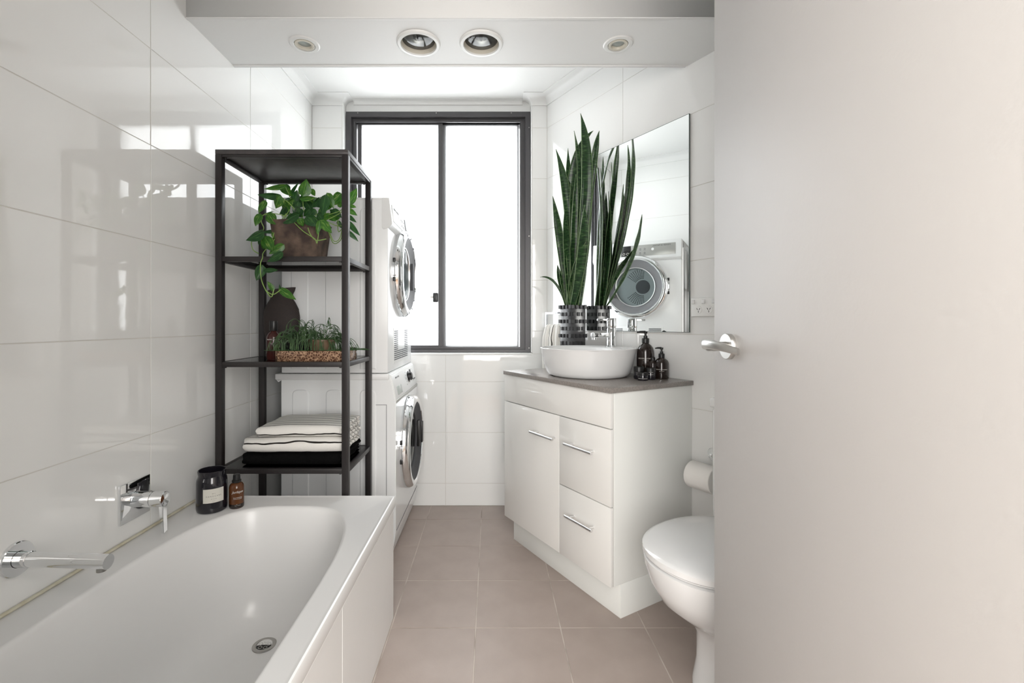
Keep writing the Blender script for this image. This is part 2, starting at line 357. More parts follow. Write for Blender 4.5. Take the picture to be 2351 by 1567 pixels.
# left wall
wl = struct(obj('wall_left', B(XL-.12, XL-th, -.02, YB+.22, -.0, ZC), 'grout', smooth=False), 'left wall of large gloss white tiles above the bath')
FL = Matrix(((0, 0, 1, XL-th), (1, 0, 0, 0), (0, 1, 0, 0), (0, 0, 0, 1)))
wall_tiles(wl, FL, [YF, .238, .838, 1.438, 2.034, 2.634, YB], ROWS)
# back wall with window niche
bm = bmesh.new()
box(bm, XL, .55, YB+th, 2.95, 0, .897); box(bm, XL, -.884, YB+th, 2.95, .897, ZC); box(bm, .242, .55, YB+th, 2.95, .897, ZC); box(bm, -.884, .242, 2.79, 2.95, 2.346, ZC)
wb = struct(obj('wall_back', bm, 'grout', smooth=False), 'far wall of white tiles around the window')
FB = Matrix(((1, 0, 0, 0), (0, 0, -1, YB+th), (0, 1, 0, 0), (0, 0, 0, 1)))
wall_tiles(wb, FB, [XL, -.884, -.27, XC], [0, .132, .432, .732, .897])
wall_tiles(wb, FB, [XL, -.884], [.897, 1.032, 1.332, 1.632, 1.932, 2.232, ZC])
wall_tiles(wb, FB, [.242, XC], [.897, 1.032, 1.332, 1.632, 1.932, 2.232, ZC])
for q in ((-.884, -.876, YB, 2.79, .905, ZC), (.236, .242, YB, 2.79, .905, ZC), (-.884, .242, 2.785, 2.79, 2.348, ZC)): obj('window_reveal', B(*q), 'paint', wb)
obj('window_sill', B(-.884, .242, YB-.002, 2.79, .890, .901, .002), 'paint', wb)
# right (angled) wall
wr = struct(empty('wall_right', AW(0, 0), RZW), 'angled right wall of white tiles behind the vanity')
bm = B(-.25, 2.945, th, .14, 0, ZC); obj('wall_core', bm, 'grout', wr, smooth=False)
FR = Matrix.Translation((XC, YB, 0)) @ Matrix.Rotation(RZW, 4, 'Z') @ Matrix(((1, 0, 0, 0), (0, 0, -1, th), (0, 1, 0, 0), (0, 0, 0, 1)))
bpy.context.view_layer.update()
n0 = len(bpy.data.objects)
for i, (u0, u1) in enumerate(((0, .6), (.6, 1.2), (1.2, 1.8), (1.8, 2.4), (2.4, 2.93))):
    for z0, z1 in zip(ROWS, ROWS[1:]):
        cx, cz = (u0+u1)/2, (z0+z1)/2; hx, hz = (u1-u0)/2, (z1-z0)/2
        o = obj('tile', tile_bm([(-hx, -hz), (hx, -hz), (hx, hz), (-hx, hz)], GAP), 'tile', wr, smooth=False)
        o.location = (cx, th, cz); o.rotation_euler = (PI/2+random.gauss(0, .0008), 0, random.gauss(0, .0008))
# door wall behind the camera line, hall beyond
bm = bmesh.new(); box(bm, XL-.1, -.345, .07, YF, 0, ZC); box(bm, .55, 2.0, .07, YF, 0, ZC); box(bm, -.345, .55, .07, YF, 2.06, ZC)
struct(obj('wall_front', bm, 'paint', smooth=False), 'painted wall with the doorway the camera looks through')
bm = bmesh.new(); box(bm, -.345, -.325, .055, YF+.012, 0, 2.045); box(bm, .543, .563, .055, YF-.002, 0, 2.045); box(bm, -.345, .563, .055, YF-.002, 2.042, 2.062)
struct(obj('trim_2', bm, 'paint', smooth=False), 'white door jamb around the doorway', 'trim')
bm = bmesh.new(); box(bm, -1.3, 2.0, -1.62, -1.55, 0, ZC); box(bm, -1.3, -1.23, -1.55, .07, 0, ZC); box(bm, 1.93, 2.0, -1.55, .07, 0, ZC)
struct(obj('wall_hall', bm, 'hallpaint', smooth=False), 'hallway walls behind the camera')
struct(obj('floor_hall', B(-1.23, 1.93, -1.55, .069, -.0012, .003), 'hallfloor', smooth=False), 'timber hallway floor', 'floor')
# ceiling
struct(obj('ceiling', B(-1.35, 2.05, -1.65, 3.0, ZC, ZC+.08), 'paint', smooth=False), 'white painted ceiling', 'ceiling')
# bulkhead with holes for the lamps
LAMPS = [(-.275, 1.748, .070), (-.038, 1.748, .070), (-.71, 1.755, .040), (.482, 1.755, .040)]
cu = bpy.data.curves.new('b', 'CURVE'); cu.dimensions = '2D'; cu.fill_mode = 'BOTH'; cu.extrude = (ZC-2.137)/2
def spl(pts):
    s = cu.splines.new('POLY'); s.points.add(len(pts)-1); s.use_cyclic_u = True
    for k, p in enumerate(pts): s.points[k].co = (p[0], p[1], 0, 1)
spl([(XL, 1.604), (XC+(YB-1.604)*TG, 1.604), (XC+(YB-1.903)*TG, 1.903), (XL, 1.903)])
for x, y, r in LAMPS: spl([(x+r*math.cos(2*PI*k/48), y+r*math.sin(2*PI*k/48)) for k in range(48)])
t = bpy.data.objects.new('tmp', cu); C.objects.link(t); bpy.context.view_layer.update()
me = bpy.data.meshes.new_from_object(t.evaluated_get(bpy.context.evaluated_depsgraph_get())); bpy.data.objects.remove(t)
me.materials.clear(); me.materials.append(M['paint']); me.name = 'ceiling_bulkhead'
bh = bpy.data.objects.new('ceiling_bulkhead', me); C.objects.link(bh); bh.location = (0, 0, (ZC+2.137)/2)
struct(bh, 'white boxed bulkhead crossing the ceiling with the lamps in it', 'bulkhead')
obj('edge_bead', B(XL, .80, 1.896, 1.908, 2.133, 2.142, .001), 'paint', bh).location = (0, 0, -(ZC+2.137)/2); obj('edge_bead', B(XL, .97, 1.600, 1.612, 2.1345, 2.1385, .0008), 'paint', bh).location = (0, 0, -(ZC+2.137)/2)
# cornice
def sweep(path, prof):
    """path of 2D points with the room on its right hand; prof (offset into room, z)"""
    n = len(path); rings = []
    for i in range(n):
        p = Vector(path[i]); d1 = (p-Vector(path[i-1])).normalized() if i else None; d2 = (Vector(path[i+1])-p).normalized() if i < n-1 else None
        d1 = d1 or d2; d2 = d2 or d1
        n1 = Vector((d1.y, -d1.x)); n2 = Vector((d2.y, -d2.x)); mm = (n1+n2)/(1+n1.dot(n2))
        rings.append([(p.x+mm.x*o, p.y+mm.y*o, z) for o, z in prof])
    bm = bmesh.new(); loft(bm, rings); return bm
def coveprof(s, zb): 
    pr = [(0, ZC), (0, zb), (.006, zb)]
    for k in range(7):
        a = PI/2*k/6; pr.append((.006+(s-.012)*(1-math.cos(a)), zb+.004+(ZC-zb-.008)*math.sin(a)))
    pr += [(s, ZC-.003), (s, ZC)]; return pr
e = Vector(AW(0.956, 0)[:2])
c1 = obj('trim_1', sweep([(XL, 1.903), (XL, YB), (-.884, YB), (-.884, 2.784)], coveprof(.055, 2.363)), 'paint'); struct(c1, 'coved cornice down the left wall and over the left pier', 'cornice')
c2 = obj('trim_3', sweep([(.242, 2.784), (.242, YB), (XC, YB), tuple(e)], coveprof(.055, 2.363)), 'paint'); struct(c2, 'coved cornice down the right wall and over the right pier', 'cornice')
c3 = obj('trim_4', sweep([(-.829, 2.784), (.187, 2.784)], coveprof(.028, 2.392)), 'paint'); struct(c3, 'narrow cornice across the head of the window niche', 'cornice')
# ------------------------------------------------------------------ window
wi = empty('window_1', (0, 2.79, 0)); struct(wi, 'dark framed sliding window with two frosted panes', 'window')
wx0, wx1, wz0, wz1 = -.871, .234, .903, 2.346
def ring(x0, x1, z0, z1, wl_, wr_, wb_, wt_, y0, y1, bev=.0015):
    bm = bmesh.new(); o_ = [(x0, z0), (x1, z0), (x1, z1), (x0, z1)]; i_ = [(x0+wl_, z0+wb_), (x1-wr_, z0+wb_), (x1-wr_, z1-wt_), (x0+wl_, z1-wt_)]
    q = [[bm.verts.new((x, y, z)) for x, z in l] for l, y in ((o_, y0), (i_, y0), (i_, y1), (o_, y1))]
    for k in range(4):
        a, b = q[k], q[(k+1) % 4]
        for m_ in range(4): bm.faces.new((a[m_], a[(m_+1) % 4], b[(m_+1) % 4], b[m_]))
    if bev: bmesh.ops.bevel(bm, geom=[e_ for e_ in bm.edges if e_.calc_face_angle(0) > .5], offset=bev, segments=2, affect='EDGES', profile=.5)
    return bm
obj('outer_frame', ring(wx0, wx1, wz0, wz1, .030, .030, .016, .030, -.022, .10), 'winframe', wi)
obj('inner_frame', ring(wx0+.030, wx1-.030, wz0+.016, wz1-.030, .024, .030, .014, .026, .006, .09), 'winframe', wi)
obj('track', ring(wx0+.040, wx1-.046, wz0+.022, wz1-.046, .012, .010, .010, .010, -.004, .03, .001), 'winframe', wi)
# sashes: left one in front
s1 = obj('sash', ring(-.81, -.296, .928, 2.296, .022, .026, .016, .014, .012, .036), 'winframe', wi)
s2 = obj('sash', ring(-.312, .168, .928, 2.296, .036, .012, .014, .012, .046, .070), 'winframe', wi)
obj('pane', B(-.79, -.318, .020, .025, .94, 2.285), 'pane', s1); obj('pane', B(-.300, .165, .040, .0445, .935, 2.290), 'pane', s2)
lk = obj('lock', B(-.353, -.322, -.006, .014, 1.205, 1.262, .005), 'black', wi)
bm = bmesh.new(); tube(bm, [(-.353, 0, 1.236), (-.366, -.002, 1.236)], .006, 10); tube(bm, [(-.366, -.003, 1.236), (-.378, -.004, 1.236)], .008, 10, flat=.4)
tube(bm, [(-.374, -.004, 1.222), (-.376, -.004, 1.200)], .006, 8, flat=.4); tube(bm, [(-.376, -.004, 1.200), (-.381, -.004, 1.178)], .002, 6)
obj('key', bm, 'satin', lk)
bm = bmesh.new()
for x, z in ((-.80, 2.338), (-.33, 2.338), (.12, 2.338), (.226, 2.25), (.226, 1.6), (.226, .93)): lathe(bm, [(.003, 0), (.003, -.002)], 8, 'Y', (x, -.022, z), cap1=True)
obj('screw', bm, 'steel', wi)['kind'] = 'stuff'
struct(obj('ground_outside', B(-4, 4, 2.96, 9, -.4, -.3), 'paint', smooth=False), 'pale ground outside the window', 'ground')
# ------------------------------------------------------------------ ceiling lamps
def heat_lamp(x, y, label, sgn):
    t = tag(empty('heat_lamp', (x, y, 2.137)), label, 'lamp', 'heat lamps in the ceiling bulkhead')
    obj('trim_ring', L([(.0665, .002), (.0665, -.004), (.068, -.008), (.078, -.007), (.082, -.0035), (.083, 0), (.083, .0005), (.0665, .002)], 56), 'lampwhite', t)
    obj('collar', L([(.0668, -.004), (.0655, .004), (.0640, .0135), (.0615, .0145)], 56), 'lampbeige', t)
    obj('lamp_reflector', L([(.0618, .012), (.0612, .022), (.055, .042), (.040, .060), (.022, .074), (.018, .084), (.0001, .085)], 56), 'reflector', t)
    obj('bulb_front', L([(.0612, .0125), (.050, .0085), (.035, .005), (.018, .0035), (.0001, .003)], 56), 'lampglass', t)
    bm = L([(.024, .022), (.0265, .030), (.026, .048), (.020, .066), (.018, .072)], 32); obj('inner_shield', bm, 'reflector', t)
    bm = bmesh.new(); tube(bm, [(0, 0, .078), (0, 0, .034)], .006, 10); obj('filament', bm, 'terracotta', t)
heat_lamp(-.275, 1.748, 'left one of the two large round heat lamps in the bulkhead', 1)
heat_lamp(-.038, 1.748, 'right one of the two large round heat lamps in the bulkhead', -1)
def downlight(x, y, label):
    t = tag(empty('downlight', (x, y, 2.137)), label, 'lamp', 'small downlights in the ceiling bulkhead')
    obj('trim_ring', L([(.0375, .002), (.0375, -.003), (.040, -.0045), (.052, -.0035), (.056, 0), (.055, .001), (.0375, .002)], 40), 'lampwhite', t)
    obj('shadow_gap', L([(.0375, .001), (.0375, .0035), (.0355, .0035)], 40), 'darkvoid', t)
    obj('gimbal', L([(.0362, .003), (.0360, -.004), (.034, -.0052), (.026, -.0045), (.024, 0), (.0235, .010)], 40), 'lampbeige', t)
    obj('lens', L([(.0245, .0045), (.015, .004), (.0001, .0035)], 32), 'frostlens', t)
downlight(-.71, 1.755, 'small round downlight near the left wall, left of the heat lamps')
downlight(.482, 1.755, 'small round downlight right of the heat lamps, nearer the mirror')
# ------------------------------------------------------------------ bath
ba = tag(empty('bathtub', (-.69, .95, 0)), 'white built-in bathtub with a wide rim along the left wall', 'bathtub')
angs = sorted([2*PI*k/144 for k in range(144)]+[math.atan2(y, x) % (2*PI) for x, y in ((.338, .75), (-.371, .75), (-.371, -.75), (.338, -.75))])
def rect_r(a, x0, x1, y0, y1, rr=0):
    c, s = math.cos(a), math.sin(a); t = 9
    if c > 1e-9: t = min(t, x1/c)
    if c < -1e-9: t = min(t, x0/c)
    if s > 1e-9: t = min(t, y1/s)
    if s < -1e-9: t = min(t, y0/s)
    return (t*c, t*s)
def sup(a, hx, y0, y1, n):
    cy = 0; c, s = math.cos(a), math.sin(a); b = y1 if s > 0 else -y0
    r = (abs(c/hx)**n+abs(s/b)**n)**(-1/n); return (r*c, r*s)
rings = []
def rr(x0, x1, y0, y1, z): rings.append([(*rect_r(a, x0, x1, y0, y1), z) for a in angs])
X0, X1, Y0, Y1 = XL+.69, .338, -.75, .75
X0 += .0015; rr(X0+.004, X1-.018, Y0, Y1-.018, .405); rr(X0, X1-.002, Y0, Y1-.002, .405); rr(X0, X1, Y0, Y1, .410); rr(X0, X1, Y0, Y1, .439); rr(X0, X1-.002, Y0, Y1-.002, .4436); rr(X0, X1-.006, Y0, Y1-.006, .4452)
rr(X0+.001, X1-.011, Y0, Y1-.011, .4436); rr(X0+.001, X1-.015, Y0, Y1-.015, .4422)
LV = [(.4420, .276, -.66, .661, 3.3), (.4412, .272, -.655, .657, 3.3), (.438, .268, -.65, .653, 3.3), (.431, .2645, -.645, .649, 3.3), (.40, .259, -.625, .641, 3.3), (.34, .252, -.59, .629, 3.3), (.28, .246, -.56, .617, 3.2), (.22, .240, -.53, .605, 3.2),
      (.17, .233, -.50, .592, 3.1), (.135, .224, -.47, .58, 3.1), (.11, .208, -.44, .562, 3.0), (.094, .186, -.41, .54, 2.9), (.085, .16, -.37, .51, 2.8), (.081, .12, -.30, .45, 2.7), (.079, .06, -.15, .25, 2.5), (.0785, .01, -.03, .05, 2)]
for z, hx, y0, y1, n in LV: rings.append([(*sup(a, hx, y0, y1, n), z) for a in angs])
bm = bmesh.new(); loft(bm, rings, cap0=False)
obj('tub', bm, 'acrylic', ba, recalc=False).data.flip_normals() if False else obj('tub', bm, 'acrylic', ba)
obj('sealant', T([(XL+.69+.0055, -.745, .4465), (XL+.69+.0055, .742, .4465)], .0045, 8), 'sealant', ba)
dr = obj('waste', L([(.0345, .0), (.0345, .003), (.030, .0045), (.025, .0042), (.0225, .002), (.0215, -.0)], 40), 'steel', ba, loc=(-.012, .478, .0815), rot=(0, 0, 0))
bm = L([(.0222, .0015), (.0001, .0015)], 32); obj('waste_cup', bm, 'darkvoid', dr)
bm = bmesh.new()
for k in range(5): a = 2*PI*k/5+.3; lathe(bm, [(.0065, .0017), (.0055, .0026), (.0045, .0017)], 12, c=(.0135*math.cos(a), .0135*math.sin(a), 0))
obj('waste_grid', bm, 'steel', dr)
ap = struct(obj('wall_bath_front', B(-.372, -.3592, YF, 1.690, 0, .404), 'grout', smooth=False), 'tiled front panel under the bath rim', 'bath panel')
FA = Matrix(((0, 0, 1, -.3592), (1, 0, 0, 0), (0, 1, 0, 0), (0, 0, 0, 1)))
wall_tiles(ap, FA, [YF, .51, 1.11, 1.6903], [0, .395])
ap2 = struct(obj('wall_bath_end', B(XL+.002, -.3595, 1.681, 1.690, 0, .404), 'tile', smooth=False), 'end panel under the bath rim beside the shelving unit', 'bath panel')
# bath mixer (wall) and spout
mx_ = tag(empty('bath_mixer', (XL, 1.368, .557)), 'chrome bath mixer on a square wall plate with its lever hanging down', 'mixer tap')
obj('wall_plate', B(0, .008, -.057, .057, -.057, .057, .0015), 'chrome', mx_)
bm = L([(.0225, .008), (.0225, .058), (.0215, .059)], 36, 'X', cap1=True); lathe(bm, [(.0235, .008), (.0235, .012)], 36, 'X', cap1=True); obj('body', bm, 'chrome', mx_)
hd = bmesh.new(); lathe(hd, [(.0215, .060), (.0222, .0605), (.0222, .094), (.0210, .0955), (.0205, .0945), (.0001, .092)], 36, 'X', cap0=True); o = obj('lever', hd, 'chrome', mx_)
bm = bmesh.new(); loft(bm, [[(.080, -.0085, -.012), (.0945, -.0085, -.012), (.0945, .0085, -.012), (.080, .0085, -.012)], [(.082, -.0085, -.04), (.0945, -.0085, -.04), (.0945, .0085, -.04), (.082, .0085, -.04)],
    [(.086, -.0085, -.075), (.0955, -.0085, -.075), (.0955, .0085, -.075), (.086, .0085, -.075)], [(.088, -.0082, -.099), (.0960, -.0082, -.099), (.0960, .0082, -.099), (.088, .0082, -.099)]])
bmesh.ops.bevel(bm, geom=bm.edges[:], offset=.0012, segments=2, affect='EDGES'); obj('lever_arm', bm, 'chrome', o)
bm = bmesh.new(); lathe(bm, [(.0045, .0), (.0045, .0235), (.003, .0245)], 12, 'Z', c=(.052, 0, 0), cap1=True); obj('index_button', bm, 'steel', mx_)
sp = tag(empty('bath_spout', (XL, 1.029, .552)), 'chrome tubular bath spout on a round wall rose', 'spout')
obj('rose', L([(.038, 0), (.038, .006), (.0365, .008), (.018, .008)], 48, 'X'), 'chrome', sp)
bm = bmesh.new(); q = [(.006, 0, 0), (.05, 0, -.0005), (.10, 0, -.002), (.16, 0, -.004), (.208, 0, -.006)]; tube(bm, q, .0158, 36); obj('spout_tube', bm, 'chrome', sp)
obj('collar', L([(.0172, .007), (.0172, .034), (.0158, .035)], 36, 'X'), 'chrome', sp)
bm = bmesh.new(); tube(bm, [(.192, 0, -.016), (.192, 0, -.0265)], .0095, 18); obj('aerator', bm, 'steel', sp)
# ------------------------------------------------------------------ door
dx0, dx1, dy0, dy1 = .50, .538, .200, 1.036
do = empty('door_1', (dx0, dy0, 0)); struct(do, 'white painted door standing open on the right', 'door')
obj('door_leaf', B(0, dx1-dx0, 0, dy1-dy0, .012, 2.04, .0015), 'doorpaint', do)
hy = .967-dy0
dh = empty('door_handle', (0, hy, 1.029), 0, do)
ro = obj('rose', L([(.0268, 0), (.0268, -.0085), (.0258, -.010), (.010, -.010)], 48, 'X'), 'satin', dh)
bm = bmesh.new(); tube(bm, [(-.009, 0, 0), (-.022, 0, 0), (-.038, -.001, 0), (-.047, -.004, .001)], [.0105, .0098, .0100, .0108], 24); obj('neck', bm, 'satin', dh)
pts = bez([(-.0478, .010, .0035), (-.055, -.030, .007), (-.052, -.060, .003), (-.030, -.088, -.0060)], 20)
rg = []
for i, p in enumerate(pts):
    f = i/20; d = (pts[min(i+1, 20)]-pts[max(i-1, 0)]).normalized(); s = Vector((0, 0, 1)); nn = d.cross(s).normalized()
    hh = .0110*(1-.38*f); ww = .0095*(1-.40*f)
    if i == 0: hh *= .75; ww *= .6
    rg.append([tuple(p+nn*(ww*math.copysign(abs(math.cos(a))**.8, math.cos(a)))+s*(hh*math.copysign(abs(math.sin(a))**.8, math.sin(a)))) for a in [2*PI*k/20 for k in range(20)]])
bm = bmesh.new(); loft(bm, rg); obj('lever', bm, 'satin', dh)
obj('latch_plate', B(.008, .030, dy1-dy0-.0005, dy1-dy0+.002, .96, 1.09, .0004), 'satin', do)
for z in (.25, 1.80): obj('hinge', T([(-.004, .004, z-.05), (-.004, .004, z+.05)], .006, 12), 'satin', do)
# ------------------------------------------------------------------ vanity (frame of the right wall)
va = tag(empty('vanity_cabinet', AW(0, 0), RZW), 'gloss white vanity cabinet with one door and two drawers under the basin', 'vanity')
tN, tF = .978, .250
def VB(name, t0, t1, d0, d1, z0, z1, m, parent=va, bev=.0012): return obj(name, B(t0, t1, -d1, -d0, z0, z1, bev), m, parent)
VB('carcass', tF, tN, .001, .4325, .125, .8255, 'carcass')
VB('kickboard', tF+.008, tN-.001, .001, .4005, 0, .1245, 'carcass')
VB('fascia', tF, tN-.001, .4335, .450, .697, .8255, 'gloss_white')
ts = tN-.296
dd = VB('door', tF, ts-.0015, .4335, .450, .126, .6935, 'gloss_white')
d1 = VB('drawer', ts+.0015, tN-.001, .4335, .450, .4145, .6935, 'gloss_white')
d2 = VB('drawer', ts+.0015, tN-.001, .4335, .450, .126, .4110, 'gloss_white')
def bar(par, t0, t1, z):
    bm = bmesh.new(); tube(bm, [(t0, -.480, z), (t1, -.480, z)], .0055, 16)
    for tt in (t0+.022, t1-.022): tube(bm, [(tt, -.450, z), (tt, -.480, z)], .004, 12)
    obj('handle', bm, 'alu', par)
def zt(px, py): # t on plane d=.48
    r = (px-1128)/1060; d = .48; t = (r*(YB-.5*d)-XC+.8660*d)/(.5+.8660*r); y = YB-.866*t-.5*d; return t, H-(py-742)*y/1060
for par, a, b in ((dd, (1216, 991), (1268, 1008)), (d1, (1294, 1019), (1357, 1040)), (d2, (1296, 1184), (1358, 1218))):
    (ta, za), (tb, zb) = zt(*a), zt(*b); bar(par, ta, tb, (za+zb)/2)
ct = tag(empty('countertop', AW(0, 0), RZW), 'thin taupe stone countertop on the white vanity cabinet', 'countertop')
VB('slab', tF+.005, .986, .001, .460, .8262, .8445, 'counter', ct, .001)
# basin
bs = tag(empty('vessel_basin', AW(.6215, .2405, .8447), RZW), 'white round vessel basin standing on the taupe countertop', 'basin')
n = 72
def el(a, b, z, ex=2.15, dy=0):
    out = []
    for k in range(n):
        th_ = 2*PI*k/n; c, s = math.cos(th_), math.sin(th_)
        r = (abs(c/a)**ex+abs(s/b)**ex)**(-1/ex); out.append((r*c, r*s+dy, z))
    return out
R_ = [el(.150, .146, 0), el(.166, .162, .002), el(.175, .171, .008), el(.183, .179, .020), el(.191, .187, .045), el(.199, .195, .08), el(.2065, .2025, .112), el(.2085, .2045, .119), el(.2095, .2055, .1222), el(.2080, .2040, .1245), el(.2035, .1995, .1250),
      el(.2005, .1965, .1240), el(.199, .150, .1215, 2.4, -.038), el(.193, .144, .116, 2.4, -.040), el(.180, .132, .09, 2.3, -.040), el(.155, .112, .05, 2.2, -.04), el(.11, .08, .025, 2.1, -.04), el(.05, .04, .018, 2, -.04), el(.003, .003, .017, 2, -.04)]
bm = bmesh.new(); loft(bm, R_); obj('bowl', bm, 'ceramic', bs, smooth=True)
obj('basin_waste', L([(.022, .0215), (.020, .024), (.0001, .0235)], 24, c=(0, -.04, 0)), 'chrome', bs)
# basin mixer
tp = tag(empty('basin_mixer', AW(.603, .0785, .9665), RZW), 'chrome basin mixer tap standing on the rear deck of the basin', 'mixer tap')
obj('body', L([(.0235, 0), (.0235, .004), (.0215, .006), (.0215, .085), (.0205, .0865), (.0205, .088)], 36, cap0=True, cap1=True), 'chrome', tp)
hd = obj('handle_cap', L([(.0218, .0885), (.0222, .0895), (.0222, .133), (.0212, .1345), (.0001, .1350)], 36, cap0=True), 'chrome', tp)
bm = bmesh.new(); box(bm, -.0065, .0065, -.085, -.015, .122, .1315, .002); obj('lever', bm, 'chrome', hd)
bm = bmesh.new(); box(bm, -.013, .013, -.118, -.012, .045, .068, .004, 3); sp_ = obj('spout', bm, 'chrome', tp)
obj('aerator', L([(.0105, .0455), (.0105, .037), (.008, .0355)], 20, c=(0, -.106, 0), cap1=True), 'chrome', sp_)
# mirror
mr = tag(empty('wall_mirror', AW(0, 0), RZW), 'frameless rectangular mirror on the angled wall above the vanity', 'mirror')
mt0, mt1, mz0, mz1 = .355, .972, 1.040, 1.934
obj('glass', B(mt0, mt1, -.0085, -.003, mz0, mz1, .0004), 'mirror_edge', mr)
obj('silvering', B(mt0+.001, mt1-.002, -.0094, -.0088, mz0+.0015, mz1-.002), 'mirror', mr, smooth=False)
obj('bevel', ring(mt0+.0005, mt1-.0005, mz0, mz1, .003, .004, .002, .003, -.0092, -.0084, 0), 'mirror_edge', mr, smooth=False)
# ------------------------------------------------------------------ power outlet
po = tag(empty('power_outlet', AW(.978, 0, 1.1415), RZW), 'white double power outlet with three rocker switches beside the mirror', 'power outlet')
obj('plate', B(.002, .117, -.010, 0, -.037, .037, .002, 3), 'lampwhite', po)
for x in (.014, .0605, .104): obj('switch', B(x-.007, x+.007, -.0155, -.010, .014, .030, .002), 'ceramic', po)
for x in (.037, .083):
    f = obj('socket', L([(.0155, -.010), (.0150, -.0112), (.0001, -.0112)], 28, 'Y', c=(x, 0, -.010)), 'lampwhite', po)
    bm = bmesh.new()
    for dx, dz, a in ((-.0055, .003, -30), (.0055, .003, 30), (0, -.0075, 0)):
        b2 = B(-.0010, .0010, -.0117, -.0112, -.004, .004); b2.transform(Matrix.Translation((x+dx, 0, -.010+dz)) @ Matrix.Rotation(math.radians(a), 4, 'Y'))
        me = bpy.data.meshes.new('t'); b2.to_mesh(me); b2.free(); bm.from_mesh(me)
    obj('slot', bm, 'darkvoid', f)['kind'] = 'stuff'
# ------------------------------------------------------------------ toilet roll
tr_ = tag(empty('toilet_roll', AW(1.030, .072, .492), RZW), 'white toilet roll hanging between the vanity and the toilet', 'toilet roll')
obj('paper', L([(.021, 0), (.049, 0), (.051, .002), (.051, .103), (.049, .105), (.021, .105), (.021, 0)], 48, 'X'), 'paper', tr_)
obj('core', L([(.0208, .001), (.0208, .104), (.0195, .104), (.0195, .001), (.0208, .001)], 32, 'X'), 'label', tr_)
th2 = tag(empty('toilet_roll_holder', AW(1.075, 0, .568), RZW), 'chrome toilet roll holder on the tiled wall', 'roll holder')
obj('wall_disc', L([(.024, 0), (.024, -.006), (.022, -.008), (.0001, -.008)], 36, 'Y', cap0=True), 'chrome', th2)
bm = T(bez([(0, -.006, 0), (.0, -.07, .004), (.072, -.072, .0), (.072, -.072, -.03)], 10)+[Vector((.072, -.072, -.062)), Vector((.070, -.072, -.074)), Vector((.062, -.072, -.076)), Vector((-.052, -.072, -.076))], .0045, 12); obj('arm', bm, 'chrome', th2)
# ------------------------------------------------------------------ towel ring + towel on the far end of the right wall
rg_ = tag(empty('towel_ring', AW(.03, 0, 1.135), RZW), 'square chrome towel ring on the wall left of the block pot', 'towel ring')
bm = ring(.025, .245, -.080, .005, .010, .010, .010, .010, -.056, -.044, .001)
obj('frame', bm, 'chrome', rg_); obj('wall_mount', B(.115, .155, -.044, 0, -.012, .012, .002), 'chrome', rg_)
ht = tag(empty('hand_towel', AW(.03, .05, 1.062), RZW), 'white hand towel with thin black stripes draped through the towel ring', 'towel')
bm = bmesh.new(); uvl = bm.loops.layers.uv.new('UVMap')
NU, NV = 50, 26; grid = []
path = [(.012*math.sin(0), 0, 0)]
for j in range(NV+1):
    row = []; s = -1+2*j/NV; a = abs(s)
    for i in range(NU+1):
        u = i/NU; drop = a*.30; flare = min(1, drop/.10)
        wid = .150+.035*flare; x = .122+(u-.5)*wid
        fold = .008*math.sin(u*2*PI*3.2+.6)*(.3+.7*flare)+.004*math.sin(u*2*PI*7+2)*flare
        off = (.0095+.010*flare)*(1 if s > 0 else -1)
        if a < .10: off = .0095*math.sin(s/.10*PI/2); z = .0085*math.cos(s/.10*PI/2); 
        else: z = .0085-.0085*min(1, (a-.1)/.02)-(a-.1)*.30
        row.append(bm.verts.new((x, -(off+fold*(1 if s > 0 else .6)), z)))
    grid.append(row)
for j in range(NV):
    for i in range(NU):
        f = bm.faces.new((grid[j][i], grid[j][i+1], grid[j+1][i+1], grid[j+1][i]))
        for lp, (a, b) in zip(f.loops, ((j, i), (j, i+1), (j+1, i+1), (j+1, i))): lp[uvl].uv = (a/NV*.6, b/NU*.30)
o = obj('cloth', bm, 'stripe', ht); sm = o.modifiers.new('s', 'SOLIDIFY'); sm.thickness = .0035; sm.offset = 0
# ------------------------------------------------------------------ toilet
to = tag(empty('toilet', AW(1.362, 0), math.radians(210)), 'white ceramic toilet with closed lid half hidden by the door', 'toilet')
def egg(a, b, cx, z, ex=2.25, back=None):
    out = []
    for k in range(64):
        th_ = 2*PI*k/64; c, s = math.cos(th_), math.sin(th_); aa = a if c > 0 else (back or a)
        r = (abs(c/aa)**ex+abs(s/b)**ex)**(-1/ex); out.append((cx+r*c, r*s, z))
    return out
bm = bmesh.new(); loft(bm, [egg(.13, .085, .33, 0, 2.6, .2), egg(.13, .085, .33, .02, 2.6, .2), egg(.115, .078, .33, .08, 2.6, .19), egg(.115, .080, .33, .16, 2.5, .19), egg(.128, .092, .345, .205, 2.4, .2), egg(.160, .118, .36, .235, 2.3, .21), egg(.200, .150, .375, .28, 2.25, .22), egg(.222, .172, .385, .33, 2.2, .22), egg(.232, .184, .39, .38, 2.2, .22), egg(.233, .186, .39, .398, 2.2, .22), egg(.226, .180, .39, .402, 2.2, .215)])
obj('bowl', bm, 'ceramic', to)
bm = bmesh.new(); loft(bm, [egg(.222, .176, .39, .4035, 2.2, .203), egg(.229, .183, .39, .405, 2.2, .210), egg(.229, .183, .39, .408, 2.2, .210), egg(.222, .176, .39, .4095, 2.2, .205)]); obj('seat', bm, 'ceramic', to)
bm = bmesh.new(); rs = [egg(.230, .184, .39, .4105, 2.2, .21), egg(.236, .190, .39, .413, 2.2, .215), egg(.236, .190, .39, .427, 2.2, .215)]
for k in range(1, 9):
    f = k/8; s = 1-f; rs.append(egg(.236*math.cos(f*PI/2*.985), .190*math.cos(f*PI/2*.985), .39, .427+.020*math.sin(f*PI/2), 2.2, .215*math.cos(f*PI/2*.985)))
